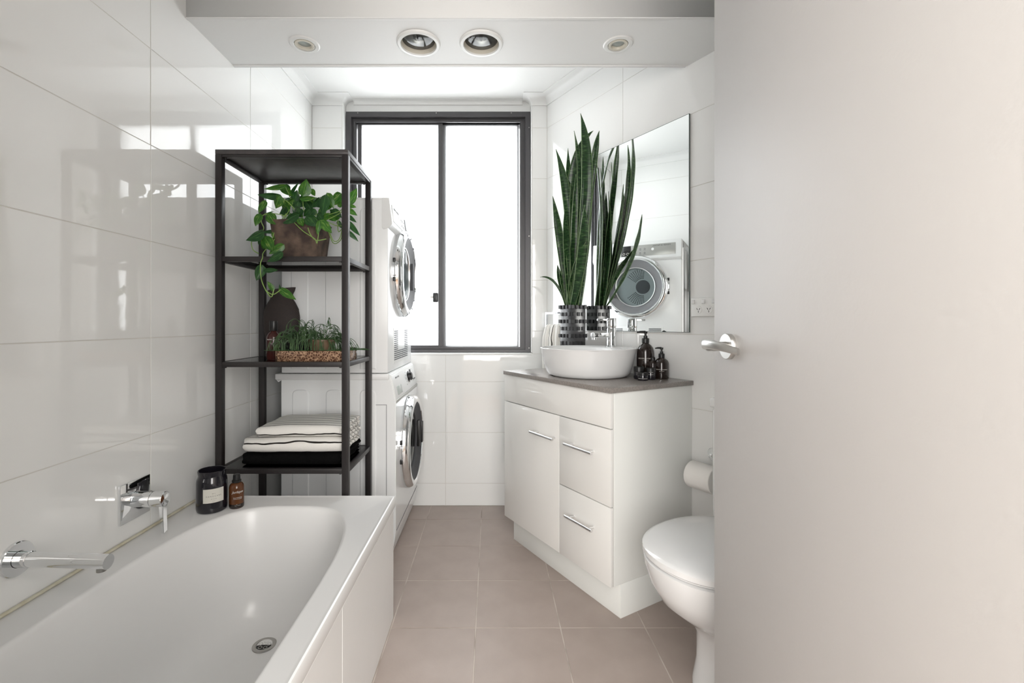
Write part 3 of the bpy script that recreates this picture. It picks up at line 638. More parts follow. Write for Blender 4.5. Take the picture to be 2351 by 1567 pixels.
loft(bm, rs); obj('lid', bm, 'ceramic', to)
bm = B(.004, .165, -.185, .185, .39, .78, .012, 3); obj('cistern', bm, 'ceramic', to); obj('cistern_lid', B(.002, .172, -.19, .19, .781, .815, .008, 3), 'ceramic', to)
obj('flush_button', L([(.022, .815), (.022, .819), (.0001, .820)], 24, c=(.085, 0, 0)), 'chrome', to)
obj('foot', B(.05, .20, -.09, .09, 0, .385, .02, 3), 'ceramic', to)
# ------------------------------------------------------------------ washer and dryer
YW0, YW1 = 2.085, 2.685; YC = 2.385
def sidepanel(parent, X0, X1, z0, z1, m, top_arch=True):
    """shallow raised arch-topped rib pressed into the sheet-metal side facing the camera"""
    r = (X1-X0)/2; cx = (X0+X1)/2; pts = [(X0, z0)]+[(X1, z0)]
    pts = [(X0, z0), (X1, z0)]+[(cx+r*math.copysign(abs(math.cos(a))**.7, math.cos(a)), z1-r*.8+r*.8*abs(math.sin(a))**.7) for a in [PI*k/12 for k in range(13)]]
    a = pts; b = inset(pts, .0050); bm = bmesh.new()
    loft(bm, [[(x, YW0+.0005, z) for x, z in a], [(x, YW0-.0050, z) for x, z in b]]); return obj('pressed_rib', bm, m, parent)
WX0, WX1 = -.950, -.432
wa = tag(empty('washing_machine', (0, 0, 0)), 'white front loading washing machine on the floor below the dryer', 'washing machine')
bm = bmesh.new()
prof = [(-.950, .004), (-.462, .004), (-.446, .05), (-.436, .10), (-.432, .135), (-.432, .725), (-.457, .8485), (-.950, .8485)]
loft(bm, [[(x, YW0, z) for x, z in prof], [(x, YW1, z) for x, z in prof]]); bmesh.ops.bevel(bm, geom=bm.edges[:], offset=.004, segments=2, affect='EDGES'); obj('body', bm, 'whitegoods', wa)
obj('lid', B(-.975, -.462, YW0-.006, YW1+.004, .822, .850, .005), 'wgplastic', wa)
obj('lid_bracket', T([(-.952, YW0+.004, .822), (-.962, YW0+.004, .815), (-.968, YW0+.004, .822)], .004, 6), 'wgplastic', wa)
for a, b in ((-.899, -.822), (-.748, -.672), (-.594, -.520)): sidepanel(wa, a, b, .05, .780, 'whitegoods')
obj('seam', B(-.4745, -.4725, YW0-.0012, YW0+.001, .01, .71), 'greyring', wa, smooth=False)
obj('seam', B(-.560, -.4725, YW0-.0012, YW0+.001, .7085, .7105), 'greyring', wa, smooth=False)
obj('plinth_line', B(-.4335, -.4308, YW0+.02, YW1-.004, .1335, .1360), 'greyring', wa, smooth=False)
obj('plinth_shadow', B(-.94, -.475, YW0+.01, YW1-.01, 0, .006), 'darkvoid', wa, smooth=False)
def face_frame(parent, name, xf, yc, zc, tilt=0):   # local: x -> +Y world, y -> into machine, z up
    e = empty(name, (xf, yc, zc), PI/2, parent); e.rotation_euler = (0, 0, PI/2); 
    if tilt: e.rotation_euler = (Matrix.Rotation(PI/2, 3, 'Z') @ Matrix.Rotation(tilt, 3, 'X')).to_euler()
    return e
def ppanel(parent, name, xf, zc, tilt, bits, m, wdt, hgt):
    Mx = Matrix.Translation((xf, YC, zc)) @ Matrix.Rotation(PI/2, 4, 'Z') @ Matrix.Rotation(tilt, 4, 'X')
    o = obj(name, B(-wdt/2, wdt/2, -.0015, .003, -hgt/2, hgt/2, .0012), m, parent); o.matrix_world = Mx; return o
tl = math.radians(-11.5)
cp = ppanel(wa, 'control_panel', -.4435, .786, tl, None, 'wgplastic', .585, .112)
k_ = obj('program_dial', L([(.030, -.0015), (.030, -.0045), (.020, -.0050), (.019, -.022), (.017, -.024), (.0001, -.024)], 36, 'Y', c=(.08, 0, .008)), 'black', cp)
obj('dial_ring', L([(.036, -.0014), (.035, -.0030), (.030, -.0032)], 36, 'Y', c=(.08, 0, .008)), 'chrome', k_)
obj('drawer_window', B(-.235, -.135, -.004, -.0014, -.044, -.004, .001), 'frostlens', cp)
obj('display', B(.135, .165, -.003, -.0014, -.020, .040, .0008), 'darkring', cp)
text('brand_text', 'FISHER & PAYKEL', .0105, 'greyring', cp, (-.185, -.0019, .036), (0, 0, 0), spacing=1.15)
bm = bmesh.new()
for k in range(5): box(bm, .020-.006+0, .026, -.0022, -.0014, .036-.016*k, .0385-.016*k); box(bm, .19, .196, -.0022, -.0014, .036-.016*k, .0385-.016*k)
for k in range(4): lathe(bm, [(.005, -.0014), (.0045, -.0030), (.0001, -.0030)], 14, 'Y', c=(.205+.018*k, 0, -.02))
obj('print_marks', bm, 'greyring', cp)
obj('lower_trim', B(-.4345, -.4285, YW0+.006, YW1-.006, .715, .729, .002), 'panelgrey', wa)
def porthole(parent, xf, zc, r, darkglass):
    e = empty('door', (xf, YC, zc), 0, parent)
    A = lambda nm, prof, m, **k: obj(nm, L(prof, 72, 'X', **k), m, e)
    A('outer_ring', [(r, 0), (r+.001, .012), (r-.001, .026), (r-.006, .038), (r-.013, .046), (r-.026, .050), (r-.034, .048), (r-.038, .043)], 'chrome')
    A('inner_ring', [(r-.0375, .044), (r-.045, .039), (r-.060, .030), (r-.076, .023), (r-.084, .021)], 'darkring' if darkglass else 'greyring')
    A('glass_ring', [(r-.083, .022), (r-.086, .025), (r-.090, .024), (r-.092, .016)], 'alu' if not darkglass else 'darkring')
    A('glass', [(r-.091, .018), (r-.110, .013), (r-.130, .010), (.0001, .009)], 'darkdoorglass' if darkglass else 'doorglass')
    dr_ = A('drum', [(r-.088, .0200), (r-.095, .002), (r-.10, .0015), (.0001, .0015)], 'drum' if not darkglass else 'darkvoid')
    bm = bmesh.new()
    if not darkglass:
        hub = L([(.048, .0016), (.046, .0045), (.0001, .0040)], 32, 'X', c=(0, -.050, 0)); me = bpy.data.meshes.new('t'); hub.to_mesh(me); hub.free(); 
        h = bpy.data.objects.new('drum_hub', me); me.materials.append(M['darkring']); C.objects.link(h); h.parent = dr_; finish(h)
        for arm in (PI*.36, -PI*.36):
            for i in range(7):
                for j in range(9):
                    rr_ = .062+.0105*i; a = arm+(j-4)*.125
                    y, z = rr_*math.cos(a)-.050, rr_*math.sin(a)
                    if math.hypot(y, z) > r-.10: continue
                    lathe(bm, [(.0036, .0022), (.0001, .0022)], 6, 'X', c=(0, y, z))
        o = obj('drum_holes', bm, 'darkvoid', dr_, smooth=False); o['kind'] = 'stuff'
    else:
        lathe(bm, [(r-.115, .006), (r-.120, .009), (r-.125, .006)], 48, 'X'); obj('bezel', bm, 'steel', dr_)
    # handle on the far side
    hb = obj('handle_recess', B(.020, .0405, r-.088, r-.034, -.072, .072, .004), 'black' if darkglass else 'darkring', e)
    obj('handle', B(.036, .0500, r-.050, r-.018, -.060, .060, .005), 'black' if darkglass else 'alu', e)
    for z in (-.045, .045): obj('hinge', B(.006, .018, -r-.004, -r+.010, z-.010, z+.010, .002), 'black', e)
    obj('hinge_cover', B(.004, .024, -r-.006, -r+.012, -.030, .030, .003), 'chrome', e)
    return e
porthole(wa, -.432, .475, .232, True)
dy = tag(empty('tumble_dryer', (0, 0, 0)), 'white tumble dryer stacked on top of the washing machine', 'tumble dryer')
bm = bmesh.new(); box(bm, -.948, -.467, YW0, YW1, .8525, 1.643, .005); obj('body', bm, 'whitegoods', dy)
bm = bmesh.new(); pr = [(-.495, 1.6455), (-.462, 1.6455), (-.447, 1.525), (-.462, 1.510), (-.485, 1.500), (-.495, 1.510)]
loft(bm, [[(x, YW0-.0025, z) for x, z in pr], [(x, YW1+.002, z) for x, z in pr]]); bmesh.ops.bevel(bm, geom=bm.edges[:], offset=.002, segments=2, affect='EDGES'); obj('fascia', bm, 'wgplastic', dy)
obj('top_panel', B(-.950, -.495, YW0-.002, YW1, 1.636, 1.6450, .002), 'wgplastic', dy)
for a, b in ((-.905, -.825), (-.750, -.670), (-.594, -.520)): sidepanel(dy, a, b, .87, 1.60, 'whitegoods')
tl = math.radians(-7.1)
cp = ppanel(dy, 'control_panel', -.4535, 1.583, tl, None, 'panelgrey', .53, .078)
obj('display', B(.03, .095, -.0035, -.0014, -.036, .036, .0008), 'black', cp)
text('brand_text', 'FISHER & PAYKEL', .0125, 'darkring', cp, (-.175, -.0019, .027), (0, 0, 0), spacing=1.25)
text('display_text', 'DRYER', .009, 'whiteink', cp, (.062, -.0039, .022), (0, 0, 0)) if False else None
pb = obj('power_button', L([(.0095, -.0014), (.0090, -.0032), (.0001, -.0034)], 24, 'Y', c=(-.118, 0, .004)), 'ceramic', cp)
bm = bmesh.new()
for a in (.05, .076): lathe(bm, [(.0085, -.0037), (.0075, -.0041), (.0065, -.0037)], 18, 'Y', c=(a, 0, -.020))
obj('display_ring', bm, 'whiteink', cp)
bm = bmesh.new()
for i in range(3):
    for j in range(2):
        lathe(bm, [(.0055, -.0014), (.0050, -.0022), (.0038, -.0022), (.0036, -.0014)], 12, 'Y', c=(-.065+.03*i, 0, .010-.028*j)); box(bm, -.073+.03*i, -.057+.03*i, -.0020, -.0014, .000-.028*j, .0012-.028*j)
        for q in range(3): box(bm, .12+.04*i, .136+.04*i, -.0020, -.0014, .024-.02*q-.004*j, .0255-.02*q-.004*j)
obj('print_marks', bm, 'darkring', cp)
porthole(dy, -.467, 1.330, .222, False)
vg = obj('vent_grille', B(-.4685, -.4650, YC-.185, YC+.185, .885, 1.055, .001), 'wgplastic', dy)
for k in range(15):
    bm = bmesh.new(); z = .900+.0098*k; 
    full = k < 5 
    bm.free()
    for a, b in (((-.172, -.09), (.09, .172)) if not full else ((-.172, -.005), (.005, .172))): obj('slot', B(-.4655, -.4636, YC+a, YC+b, z, z+.0045), 'darkring', vg, smooth=False)
# hose loop in the gap beside the wall
hs = tag(obj('drain_hose', T(bez([(-1.0, 2.6, .02), (-1.03, 2.45, .5), (-1.0, 2.35, .9), (-.985, 2.3, .72), (-1.0, 2.28, .03)], 24), .012, 12), 'drainhose'), 'grey drain hose in the gap between washing machine and left wall', 'hose')
# ------------------------------------------------------------------ shelving unit
SX0, SX1, SY0, SY1 = -1.020, -.529, 1.7045, 2.047; PW = .0238
sh = tag(empty('shelving_unit', (0, 0, 0)), 'tall black metal shelving unit with glass shelves between bath and washing machine', 'shelving unit')
for x in (SX0, SX1-PW):
    for y in (SY0, SY1-PW): obj('post', B(x, x+PW, y, y+PW, 0, 1.7015, .001), 'blackmetal', sh)
obj('top_board', B(SX0, SX1, SY0, SY1, 1.7020, 1.7195, .001), 'blackboard', sh)
def rails(zt_, h=.0185, glass=True):
    for nm, b in (('rail', (SX0+PW, SX1-PW, SY0+.002, SY0+.020)), ('rail', (SX0+PW, SX1-PW, SY1-.020, SY1-.002)), ('rail', (SX0+.002, SX0+.020, SY0+PW, SY1-PW)), ('rail', (SX1-.020, SX1-.002, SY0+PW, SY1-PW))):
        obj(nm, B(*b, zt_-h, zt_, .0008), 'blackmetal', sh)
    if glass: obj('glass_shelf', B(SX0+.0205, SX1-.0205, SY0+.0205, SY1-.0205, zt_-.0055, zt_-.0005), 'shelfglass', sh, smooth=False)
    bm = bmesh.new()
    for x in (SX0+.032, SX1-.032):
        for y in (SY0+.012, SY1-.012): tube(bm, [(x, y, zt_-h), (x, y, zt_-h-.004)], .004, 10)
    obj('screw', bm, 'blackmetal', sh)
rails(1.7018, .010, False)
for z in (1.3245, .934, .5395): rails(z)
rails(.12)
GS = {1: 1.3241, 2: .9336, 3: .5391}
# ------------------------------------------------------------------ folded towels
def folded(name, label, x0, x1, y0, y1, z0, z1, layers, m, seed, wob=.003):
    rnd = random.Random(seed); e = tag(empty(name, (x0, y0, z0)), label, 'towel', 'folded towels on the lowest visible shelf')
    W_, D_, Hh = x1-x0, y1-y0, z1-z0; tl_ = Hh/layers; r = tl_/2
    # centre line of the cloth in (y, z): outer layer wraps the front, the rest is folded inside
    line = []; t4 = Hh/4; tl_ = t4; r = t4/2
    st = lambda a, b, z: [(a+(b-a)*i/11, z) for i in range(12)]
    arc = lambda yc, zc, rad, sg, up: [(yc+sg*rad*math.sin(a), zc-up*rad*math.cos(a)) for a in [PI*q/8 for q in range(1, 8)]]
    line += st(D_-r, 2*t4, r); line += arc(2*t4, 2*t4, 1.5*t4, -1, 1); line += st(2*t4, D_-t4, 3.5*t4)
    line += arc(D_-t4, 3*t4, r, 1, -1); line += st(D_-t4, 2.2*t4, 2.5*t4); line += arc(2.2*t4, 2*t4, r, -1, -1); line += st(2.2*t4, D_-r, 1.5*t4)
    L2 = [0]
    for a, b in zip(line, line[1:]): L2.append(L2[-1]+math.dist(a, b))
    NX = 24; bm = bmesh.new(); uvl = bm.loops.layers.uv.new('UVMap')
    ph = [rnd.uniform(0, 6) for _ in range(6)]
    def pt(i, j, off):
        u = i/NX; y, z = line[j]; a = line[max(j-1, 0)]; b = line[min(j+1, len(line)-1)]; dx, dz = b[0]-a[0], b[1]-a[1]; l = math.hypot(dx, dz) or 1
        n_ = (-dz/l, dx/l); edge = min(u, 1-u)*W_; sq = 1 if edge > .02 else (.86+.14*math.sqrt(max(0, 1-(1-edge/.02)**2)))
        wv = wob*(math.sin(u*5+ph[0]+z*40)+.5*math.sin(u*11+ph[1]+y*9)); 
        x = u*W_ + .004*math.sin(z*220+ph[2]) + .003*math.sin(y*60+ph[3])
        zz = (z+n_[1]*off*sq); zz = zz*(1+.02*math.sin(u*6+ph[4]))+(wv*.6 if z > r*1.5 else 0)*(z/Hh)
        yy = y+n_[0]*off*sq+wv*.8
        return (x, yy, max(0.0005, zz))
    th_ = r*.97; rowsA = [[bm.verts.new(pt(i, j, th_)) for i in range(NX+1)] for j in range(len(line))]; rowsB = [[bm.verts.new(pt(i, j, -th_)) for i in range(NX+1)] for j in range(len(line))]
    def face(q, uvs):
        f = bm.faces.new(q)
        for lp, uv in zip(f.loops, uvs): lp[uvl].uv = uv
    for j in range(len(line)-1):
        for i in range(NX):
            uv = [(i/NX*W_+seed, L2[j]), ((i+1)/NX*W_+seed, L2[j]), ((i+1)/NX*W_+seed, L2[j+1]), (i/NX*W_+seed, L2[j+1])]
            face((rowsA[j][i], rowsA[j][i+1], rowsA[j+1][i+1], rowsA[j+1][i]), uv); face((rowsB[j][i], rowsB[j+1][i], rowsB[j+1][i+1], rowsB[j][i+1]), [uv[0], uv[3], uv[2], uv[1]])
        for i in (0, NX):
            uv = [(i/NX*W_+seed, L2[j]), (i/NX*W_+seed, L2[j+1]), (i/NX*W_+seed, L2[j+1]), (i/NX*W_+seed, L2[j])]
            face((rowsA[j][i], rowsA[j+1][i], rowsB[j+1][i], rowsB[j][i]), uv)
    for j in (0, len(line)-1):
        for i in range(NX): face((rowsA[j][i], rowsA[j][i+1], rowsB[j][i+1], rowsB[j][i]), [(i/NX*W_+seed, L2[j])]*4)
    o = obj('cloth', bm, m, e); o.modifiers.new('s', 'SUBSURF').render_levels = 1; o.modifiers['s'].levels = 1
    return e
folded('bath_towel', 'folded black towel at the bottom of the towel stack', -.941, -.566, 1.741, 2.005, GS[3]+.0005, .5845, 3, 'blacktowel', 3, .001)
folded('bath_towel', 'large folded white striped towel in the middle of the stack', -.938, -.563, 1.739, 2.000, .5860, .6425, 4, 'stripe', 11)
folded('bath_towel', 'smaller folded white striped towel on top of the stack', -.891, -.565, 1.748, 1.992, .6445, .6870, 4, 'stripe', 5, .004)
# ------------------------------------------------------------------ bottles and jars
def pump_bottle(name, label, loc, rz, r, hb, hn, m, txt, parent_cat='bottle', pump=True, nz=.03, group=None, sz=None):
    e = tag(empty(name, loc, rz), label, parent_cat, group)
    body = [(r*.90, 0), (r*.97, .002), (r, .008), (r, hb*.68), (r*.97, hb*.76), (r*.86, hb*.85), (r*.66, hb*.92), (r*.42, hb*.97), (r*.34, hb)]
    obj('glass_body', L(body, 40, cap0=True, cap1=True), m, e)
    cr = r*.42
    obj('pump_collar', L([(cr, hb-.001), (cr, hb+hn*.35), (cr*.93, hb+hn*.38), (cr*.55, hb+hn*.42), (cr*.5, hb+hn*.6)], 28, cap0=True, cap1=True), 'black', e)
    bm = bmesh.new(); tube(bm, [(0, 0, hb+hn*.5), (0, 0, hb+hn*.93)], r*.13, 12); lathe(bm, [(r*.20, hb+hn*.8), (r*.24, hb+hn*.97), (r*.22, hb+hn)], 20, cap0=True, cap1=True)
    tube(bm, [(0, 0, hb+hn*.95), (-nz*.6, 0, hb+hn*.95), (-nz, 0, hb+hn*.90)], [r*.15, r*.13, r*.09], 10); obj('pump_head', bm, 'black', e)
    for s, z, q in txt: text('print', s, q, 'whiteink', e, (0, 0, z), (0, 0, 0), bend=r)
    return e
def bt(px, ybase, Yg): return ((px-1128)/1060*Yg, Yg, .8448)
G1 = 'amber bottles and jars beside the basin'
pump_bottle('pump_bottle', 'tall dark amber pump bottle closest to the basin', bt(1482, 0, 2.005), -.30, .0370, .149, .049, 'darkamber', [('GROWN ALCHEMIST', .082, .0072), ('HYDRA-BALM', .073, .0035)], group=G1, nz=.036)
pump_bottle('pump_bottle', 'shorter dark amber pump bottle on the right end of the countertop', bt(1519, 0, 1.945), -.33, .0293, .089, .042, 'darkamber', [('GROWN ALCHEMIST', .040, .0050), ('BODY CREAM', .033, .0032)], group=G1, nz=.026)
def jar(name, label, loc, rz, r, hb, hl, m, txt, lidr=1.0):
    e = tag(empty(name, loc, rz), label, 'jar', G1)
    obj('glass_body', L([(r*.93, 0), (r, .003), (r, hb-.003), (r*.95, hb)], 32, cap0=True, cap1=True), m, e)
    obj('lid', L([(r*lidr, hb), (r*lidr, hb+hl-.002), (r*lidr*.95, hb+hl)], 32, cap0=True, cap1=True), 'black', e)
    for s, z, q in txt: text('print', s, q, 'whiteink', e, (0, 0, z), (0, 0, 0), bend=r)
jar('cosmetic_jar', 'black lidded jar nearest the basin foot', bt(1467, 0, 1.935), -.3, .0215, .032, .020, 'blackglass', [('GROWN', .026, .0050), ('ALCHEMIST', .019, .0042)])
jar('cosmetic_jar', 'black lidded jar between the two pump bottles', bt(1494, 0, 1.915), -.3, .0190, .030, .018, 'blackglass', [('GROWN', .030, .0046), ('ALCHEMIST', .022, .0042)])
jar('cosmetic_jar', 'small low black jar in front of the other jars', bt(1476, 0, 1.888), -.3, .0215, .022, .010, 'blackglass', [('GROWN ALCHEMIST', .008, .0042)])
e = tag(empty('dropper_bottle', bt(1499, 0, 1.958), -.3), 'narrow dark amber bottle behind the jars', 'bottle', G1)
obj('glass_body', L([(.0145, 0), (.0155, .003), (.0155, .060), (.013, .070), (.008, .075)], 28, cap0=True, cap1=True), 'darkamber', e); obj('cap', L([(.0085, .0752), (.0085, .088), (.0075, .0895)], 24, cap0=True, cap1=True), 'black', e)
# candle jar and bottle on the bath
cj = tag(empty('candle_jar', (-.953, 1.575, .4425), .60), 'wide open black glass jar with a cream label on the bath corner', 'jar')
r = .0475
bm = L([(r*.86, 0), (r*.95, .003), (r, .012), (r*1.0, .02), (r*.985, .098), (r*.95, .108), (r*.88, .116), (r*.865, .122), (r*.90, .131), (r*.905, .1355), (r*.87, .1375), (r*.82, .1365), (r*.79, .125), (r*.80, .10), (r*.85, .02), (r*.8, .012), (.0001, .012)], 56, cap0=True)
obj('glass_body', bm, 'blackglass', cj)
lr = r*.995+.0006
def label_patch(par, lr, a0, a1, z0, z1, m='label'):
    bm = bmesh.new(); vs = [[bm.verts.new((q*math.sin(a0+(a1-a0)*k/16), -q*math.cos(a0+(a1-a0)*k/16), z)) for k in range(17)] for z in (z0, z1) for q in (lr,)]
    for k in range(16): bm.faces.new((vs[0][k], vs[0][k+1], vs[1][k+1], vs[1][k]))
    return obj('label', bm, m, par)
lb = label_patch(cj, lr, -.62, .72, .038, .084)
for s, z, q, sp_c in (('Nº1', .068, .0052, 1.2), ('HANDCARE', .0595, .0060, 1.65), ('WASH', .0505, .0038, 1.9), ('300 ML', .0435, .0022, 1.2)): text('print', s, q, 'ink', lb, (0, 0, z), (0, 0, .05), bend=lr, spacing=sp_c, extrude=.0001)
ob = tag(empty('oil_bottle', (-.881, 1.597, .4425), .52), 'small amber glass bottle with black cap beside the black jar on the bath', 'bottle')
r = .0235
obj('glass_body', L([(r*.86, 0), (r*.96, .002), (r, .006), (r, .070), (r*.94, .077), (r*.75, .083), (r*.5, .086), (r*.46, .088)], 40, cap0=True, cap1=True), 'amber', ob)
obj('cap', L([(r*.60, .0865), (r*.62, .088), (r*.62, .094), (r*.50, .095), (r*.48, .106), (r*.46, .113), (r*.40, .114)], 30, cap0=True, cap1=True), 'black', ob)
obj('base_band', L([(r*.965, .0022), (r*1.008, .006), (r*1.008, .016), (r*1.0, .0165)], 40), 'darkamber', ob)
for s, z, q, shr in (('Jurlique', .058, .0115, .35), ('Body Exfoliating', .039, .0042, 0), ('Gel Rose & Calendula', .0345, .0030, 0), ('100ml  3.3 fl. oz.', .012, .0026, 0)): text('print', s, q, 'whiteink', ob, (0, 0, z), (0, 0, .12), bend=r, shear=shr)
# ------------------------------------------------------------------ things on the middle shelf
vs_ = tag(empty('pillow_vase', (-.893, 1.968, GS[2]+.0003), .05), 'flat dark brown stoneware vase with a flared neck at the back of the shelf', 'vase')
R_ = []
for z, a, b in ((0, .026, .020), (.004, .032, .024), (.03, .050, .030), (.07, .066, .036), (.12, .0745, .040), (.17, .0755, .041), (.205, .070, .038), (.230, .058, .032), (.246, .048, .026), (.256, .045, .022), (.264, .048, .021), (.276, .0545, .022), (.290, .058, .023), (.291, .055, .020), (.278, .049, .016)):
    R_.append([(a*math.cos(2*PI*k/48), b*math.sin(2*PI*k/48), z+(.006*(a/.05)*math.cos(2*PI*k/48) if z > .26 else 0)) for k in range(48)])
bm = bmesh.new(); loft(bm, R_); obj('body', bm, 'stoneware', vs_)
ab = tag(empty('amber_bottle', (-.859, 1.822, GS[2]+.0003), .35), 'red-brown glass bottle with black cap in front of the dark vase', 'bottle')
r = .0265
obj('glass_body', L([(r*.9, 0), (r, .004), (r, .082), (r*.92, .094), (r*.70, .104), (r*.45, .110), (r*.42, .113)], 36, cap0=True, cap1=True), 'redamber', ab)
obj('cap', L([(r*.55, .1135), (r*.60, .116), (r*.60, .150), (r*.56, .153)], 28, cap0=True, cap1=True), 'black', ab)
for s, z, q in (('GROWN ALCHEMIST', .080, .0060), ('GENTLE GEL', .066, .0044), ('CLEANSER', .061, .0044)): text('print', s, q, 'whiteink', ab, (0, 0, z), (0, 0, .1), bend=r)
ty = tag(empty('marble_tray', (-.685, 1.812, GS[2]+.0003)), 'brown marble tray with clipped corners holding two small pots', 'tray')
def octa(hx, hy, c): return [(-hx+c, -hy), (hx-c, -hy), (hx, -hy+c), (hx, hy-c), (hx-c, hy), (-hx+c, hy), (-hx, hy-c), (-hx, -hy+c)]
o8, i8 = octa(.142, .070, .022), octa(.134, .062, .020)
bm = bmesh.new(); loft(bm, [[(x, y, 0) for x, y in o8], [(x, y, .0385) for x, y in o8], [(x, y, .0385) for x, y in i8], [(x, y, .008) for x, y in i8]]); bmesh.ops.bevel(bm, geom=[q for q in bm.edges], offset=.0012, segments=1, affect='EDGES'); obj('tray_body', bm, 'marble', ty)
sj = tag(empty('small_jar', (-.566, 1.880, GS[2]+.0003)), 'small dark glass jar at the right end of the middle shelf', 'jar')
obj('glass_body', L([(.017, 0), (.0185, .003), (.0185, .028), (.017, .032)], 28, cap0=True, cap1=True), 'darkamber', sj)
obj('lid', L([(.0175, .0322), (.0175, .044), (.0165, .045)], 28, cap0=True, cap1=True), 'stoneware', sj)
def rhipsalis(name, label, px_, py_, r, h, m, seeds, nst, spread):
    e = tag(empty(name, (px_, py_, GS[2]+.0088)), label, 'potted plant', 'small potted cacti on the marble tray')
    k = 40; R = []
    for z, q in ((0, .70), (.003, .74), (h*.5, .90), (h*.85, 1.0), (h*.90, 1.02), (h*.93, .99), (h, 1.0), (h, .92), (h*.9, .9)):
        R.append([(r*q*(1+.015*math.cos(9*a))*math.cos(a), r*q*(1+.015*math.cos(9*a))*math.sin(a), z) for a in [2*PI*i/k for i in range(k)]])
    bm = bmesh.new(); loft(bm, R, cap1=False); obj('pot', bm, m, e); obj('soil', L([(r*.91, h*.88), (.0001, h*.93)], 24), 'soil', e)
    bm = bmesh.new(); rnd = random.Random(seeds)
    def branch(p, d, l, depth, rad):
        pts = [p.copy()]; q = p.copy(); v = d.copy()
        for s in range(4):
            v = (v+Vector((rnd.uniform(-.14, .14), rnd.uniform(-.14, .14), -.22*(1+depth*.6)))).normalized(); q = q+v*l/4; 
            if q.z < .032: q.z = .032; v.z = abs(v.z)*.2
            q.y = min(q.y, 2.062-py_); q.y = max(q.y, -.07)
            pts.append(q.copy())
        tube(bm, pts, [rad, rad, rad*.95, rad*.9, rad*.7], 5)
        if depth < 3:
            for c in range(2 if rnd.random() < .8 else 3):
                ax = Vector((rnd.uniform(-1, 1), rnd.uniform(-1, 1), rnd.uniform(-.3, .6))).normalized()
                branch(q, (v+ax*.55).normalized(), l*rnd.uniform(.55, .9), depth+1, rad*.92)
    for s in range(nst):
        a = rnd.uniform(0, 2*PI); rr_ = r*.7*math.sqrt(rnd.random()); p = Vector((rr_*math.cos(a), rr_*math.sin(a), h*.9))
        tiltx = spread[0]+rnd.uniform(-1, 1)*spread[1]
        branch(p, Vector((tiltx, rnd.uniform(-.9, .5), rnd.uniform(.7, 2.2))).normalized(), rnd.uniform(.034, .060), 0, .0013)
    for s in range(int(spread[2]) if len(spread) > 2 else 0):
        branch(Vector((r*.6, rnd.uniform(-.02, .03), h*.95)), Vector((1, rnd.uniform(-.1, .5), rnd.uniform(.1, .9))).normalized(), rnd.uniform(.045, .070), 0, .0013)
    o = obj('stems', bm, 'rhips', e); o['kind'] = 'stuff'
rhipsalis('potted_cactus', 'thin-stemmed trailing cactus in a small brown glazed pot on the tray', -.666, 1.815, .052, .072, 'brownglaze', 4, 40, (.55, 1.4, 9))
rhipsalis('potted_cactus', 'thin-stemmed trailing cactus in a near-black pot, left on the tray', -.763, 1.819, .042, .066, 'black', 9, 40, (-.15, .9))
# ------------------------------------------------------------------ pothos
pp = tag(empty('potted_pothos', (-.757, 1.842, GS[1]+.0003)), 'trailing green pothos in a weathered square pot on the upper glass shelf', 'potted plant')
R_ = []
def sq(hx, hy, z, jit=0):
    out = []
    for k in range(32):
        a = 2*PI*k/32+.0; c, s = math.cos(a), math.sin(a); r = (abs(c/hx)**7+abs(s/hy)**7)**(-1/7); out.append((r*c+random.uniform(-jit, jit), r*s+random.uniform(-jit, jit), z+random.uniform(-jit, jit)*(z > .1)))
    return out
R_ = [sq(.080, .064, 0), sq(.083, .067, .004), sq(.086, .070, .03, .0006), sq(.0885, .073, .06, .0008), sq(.093, .077, .10, .0008), sq(.098, .082, .140, .001), sq(.100, .084, .150, .001), sq(.091, .075, .150, .001), sq(.088, .072, .13)]
bm = bmesh.new(); loft(bm, R_); obj('pot', bm, 'terracotta', pp); bm = bmesh.new(); loft(bm, [sq(.086, .070, .136)], cap1=False); obj('soil', bm, 'soil', pp)
inv = Matrix.Translation(pp.location).inverted()
def heart_leaf(base, tip, wid, m, cup=.18, nrm=None, droop=.12):
    base, tip = Vector(base), Vector(tip); ax = tip-base; ln = ax.length; ax.normalize()
    nrm = Vector(nrm or (0, -1, .25)); nrm = (nrm-ax*nrm.dot(ax)).normalized(); sd = ax.cross(nrm)
    bm = bmesh.new(); uvl = bm.loops.layers.uv.new('UVMap'); NV_, NU_ = 12, 8; g = []
    for j in range(NV_+1):
        v = j/NV_; row = []
        w_ = (math.sin(PI*min(1, v**.62))**.75)*(1-.12*v) if 0 < v < 1 else 0
        w_ = max(w_, .0)
        if v > .7: w_ *= 1-.35*((v-.7)/.3)**1.3
        for i in range(NU_+1):
            u = (i/NU_-.5)*2; x = u*w_*wid/2
            back = -.10*ln*(abs(u)**1.5)*max(0, 1-v*4)      # lobes behind the stalk
            zc = -cup*abs(u)**1.3*w_*wid/2*1.2 - droop*ln*(v-.4)**2 + .03*wid*math.sin(9*v+3*u)*.3
            row.append(bm.verts.new(base+ax*(v*ln+back)+sd*x+nrm*zc))
        g.append(row)
    for j in range(NV_):
        for i in range(NU_):
            try: f = bm.faces.new((g[j][i], g[j][i+1], g[j+1][i+1], g[j+1][i]))
            except ValueError: continue
            for lp, (a, b) in zip(f.loops, ((j, i), (j, i+1), (j+1, i+1), (j+1, i))): lp[uvl].uv = (b/NU_, a/NV_)
    bm.transform(inv); bmesh.ops.remove_doubles(bm, verts=bm.verts, dist=.00001)
    return obj('leaf', bm, m, pp, recalc=False)
Z5 = 5.224
def Zp(x, y, Y): return P(550+x/Z5, 400+y/Z5, Y*.985)
random.seed(12)
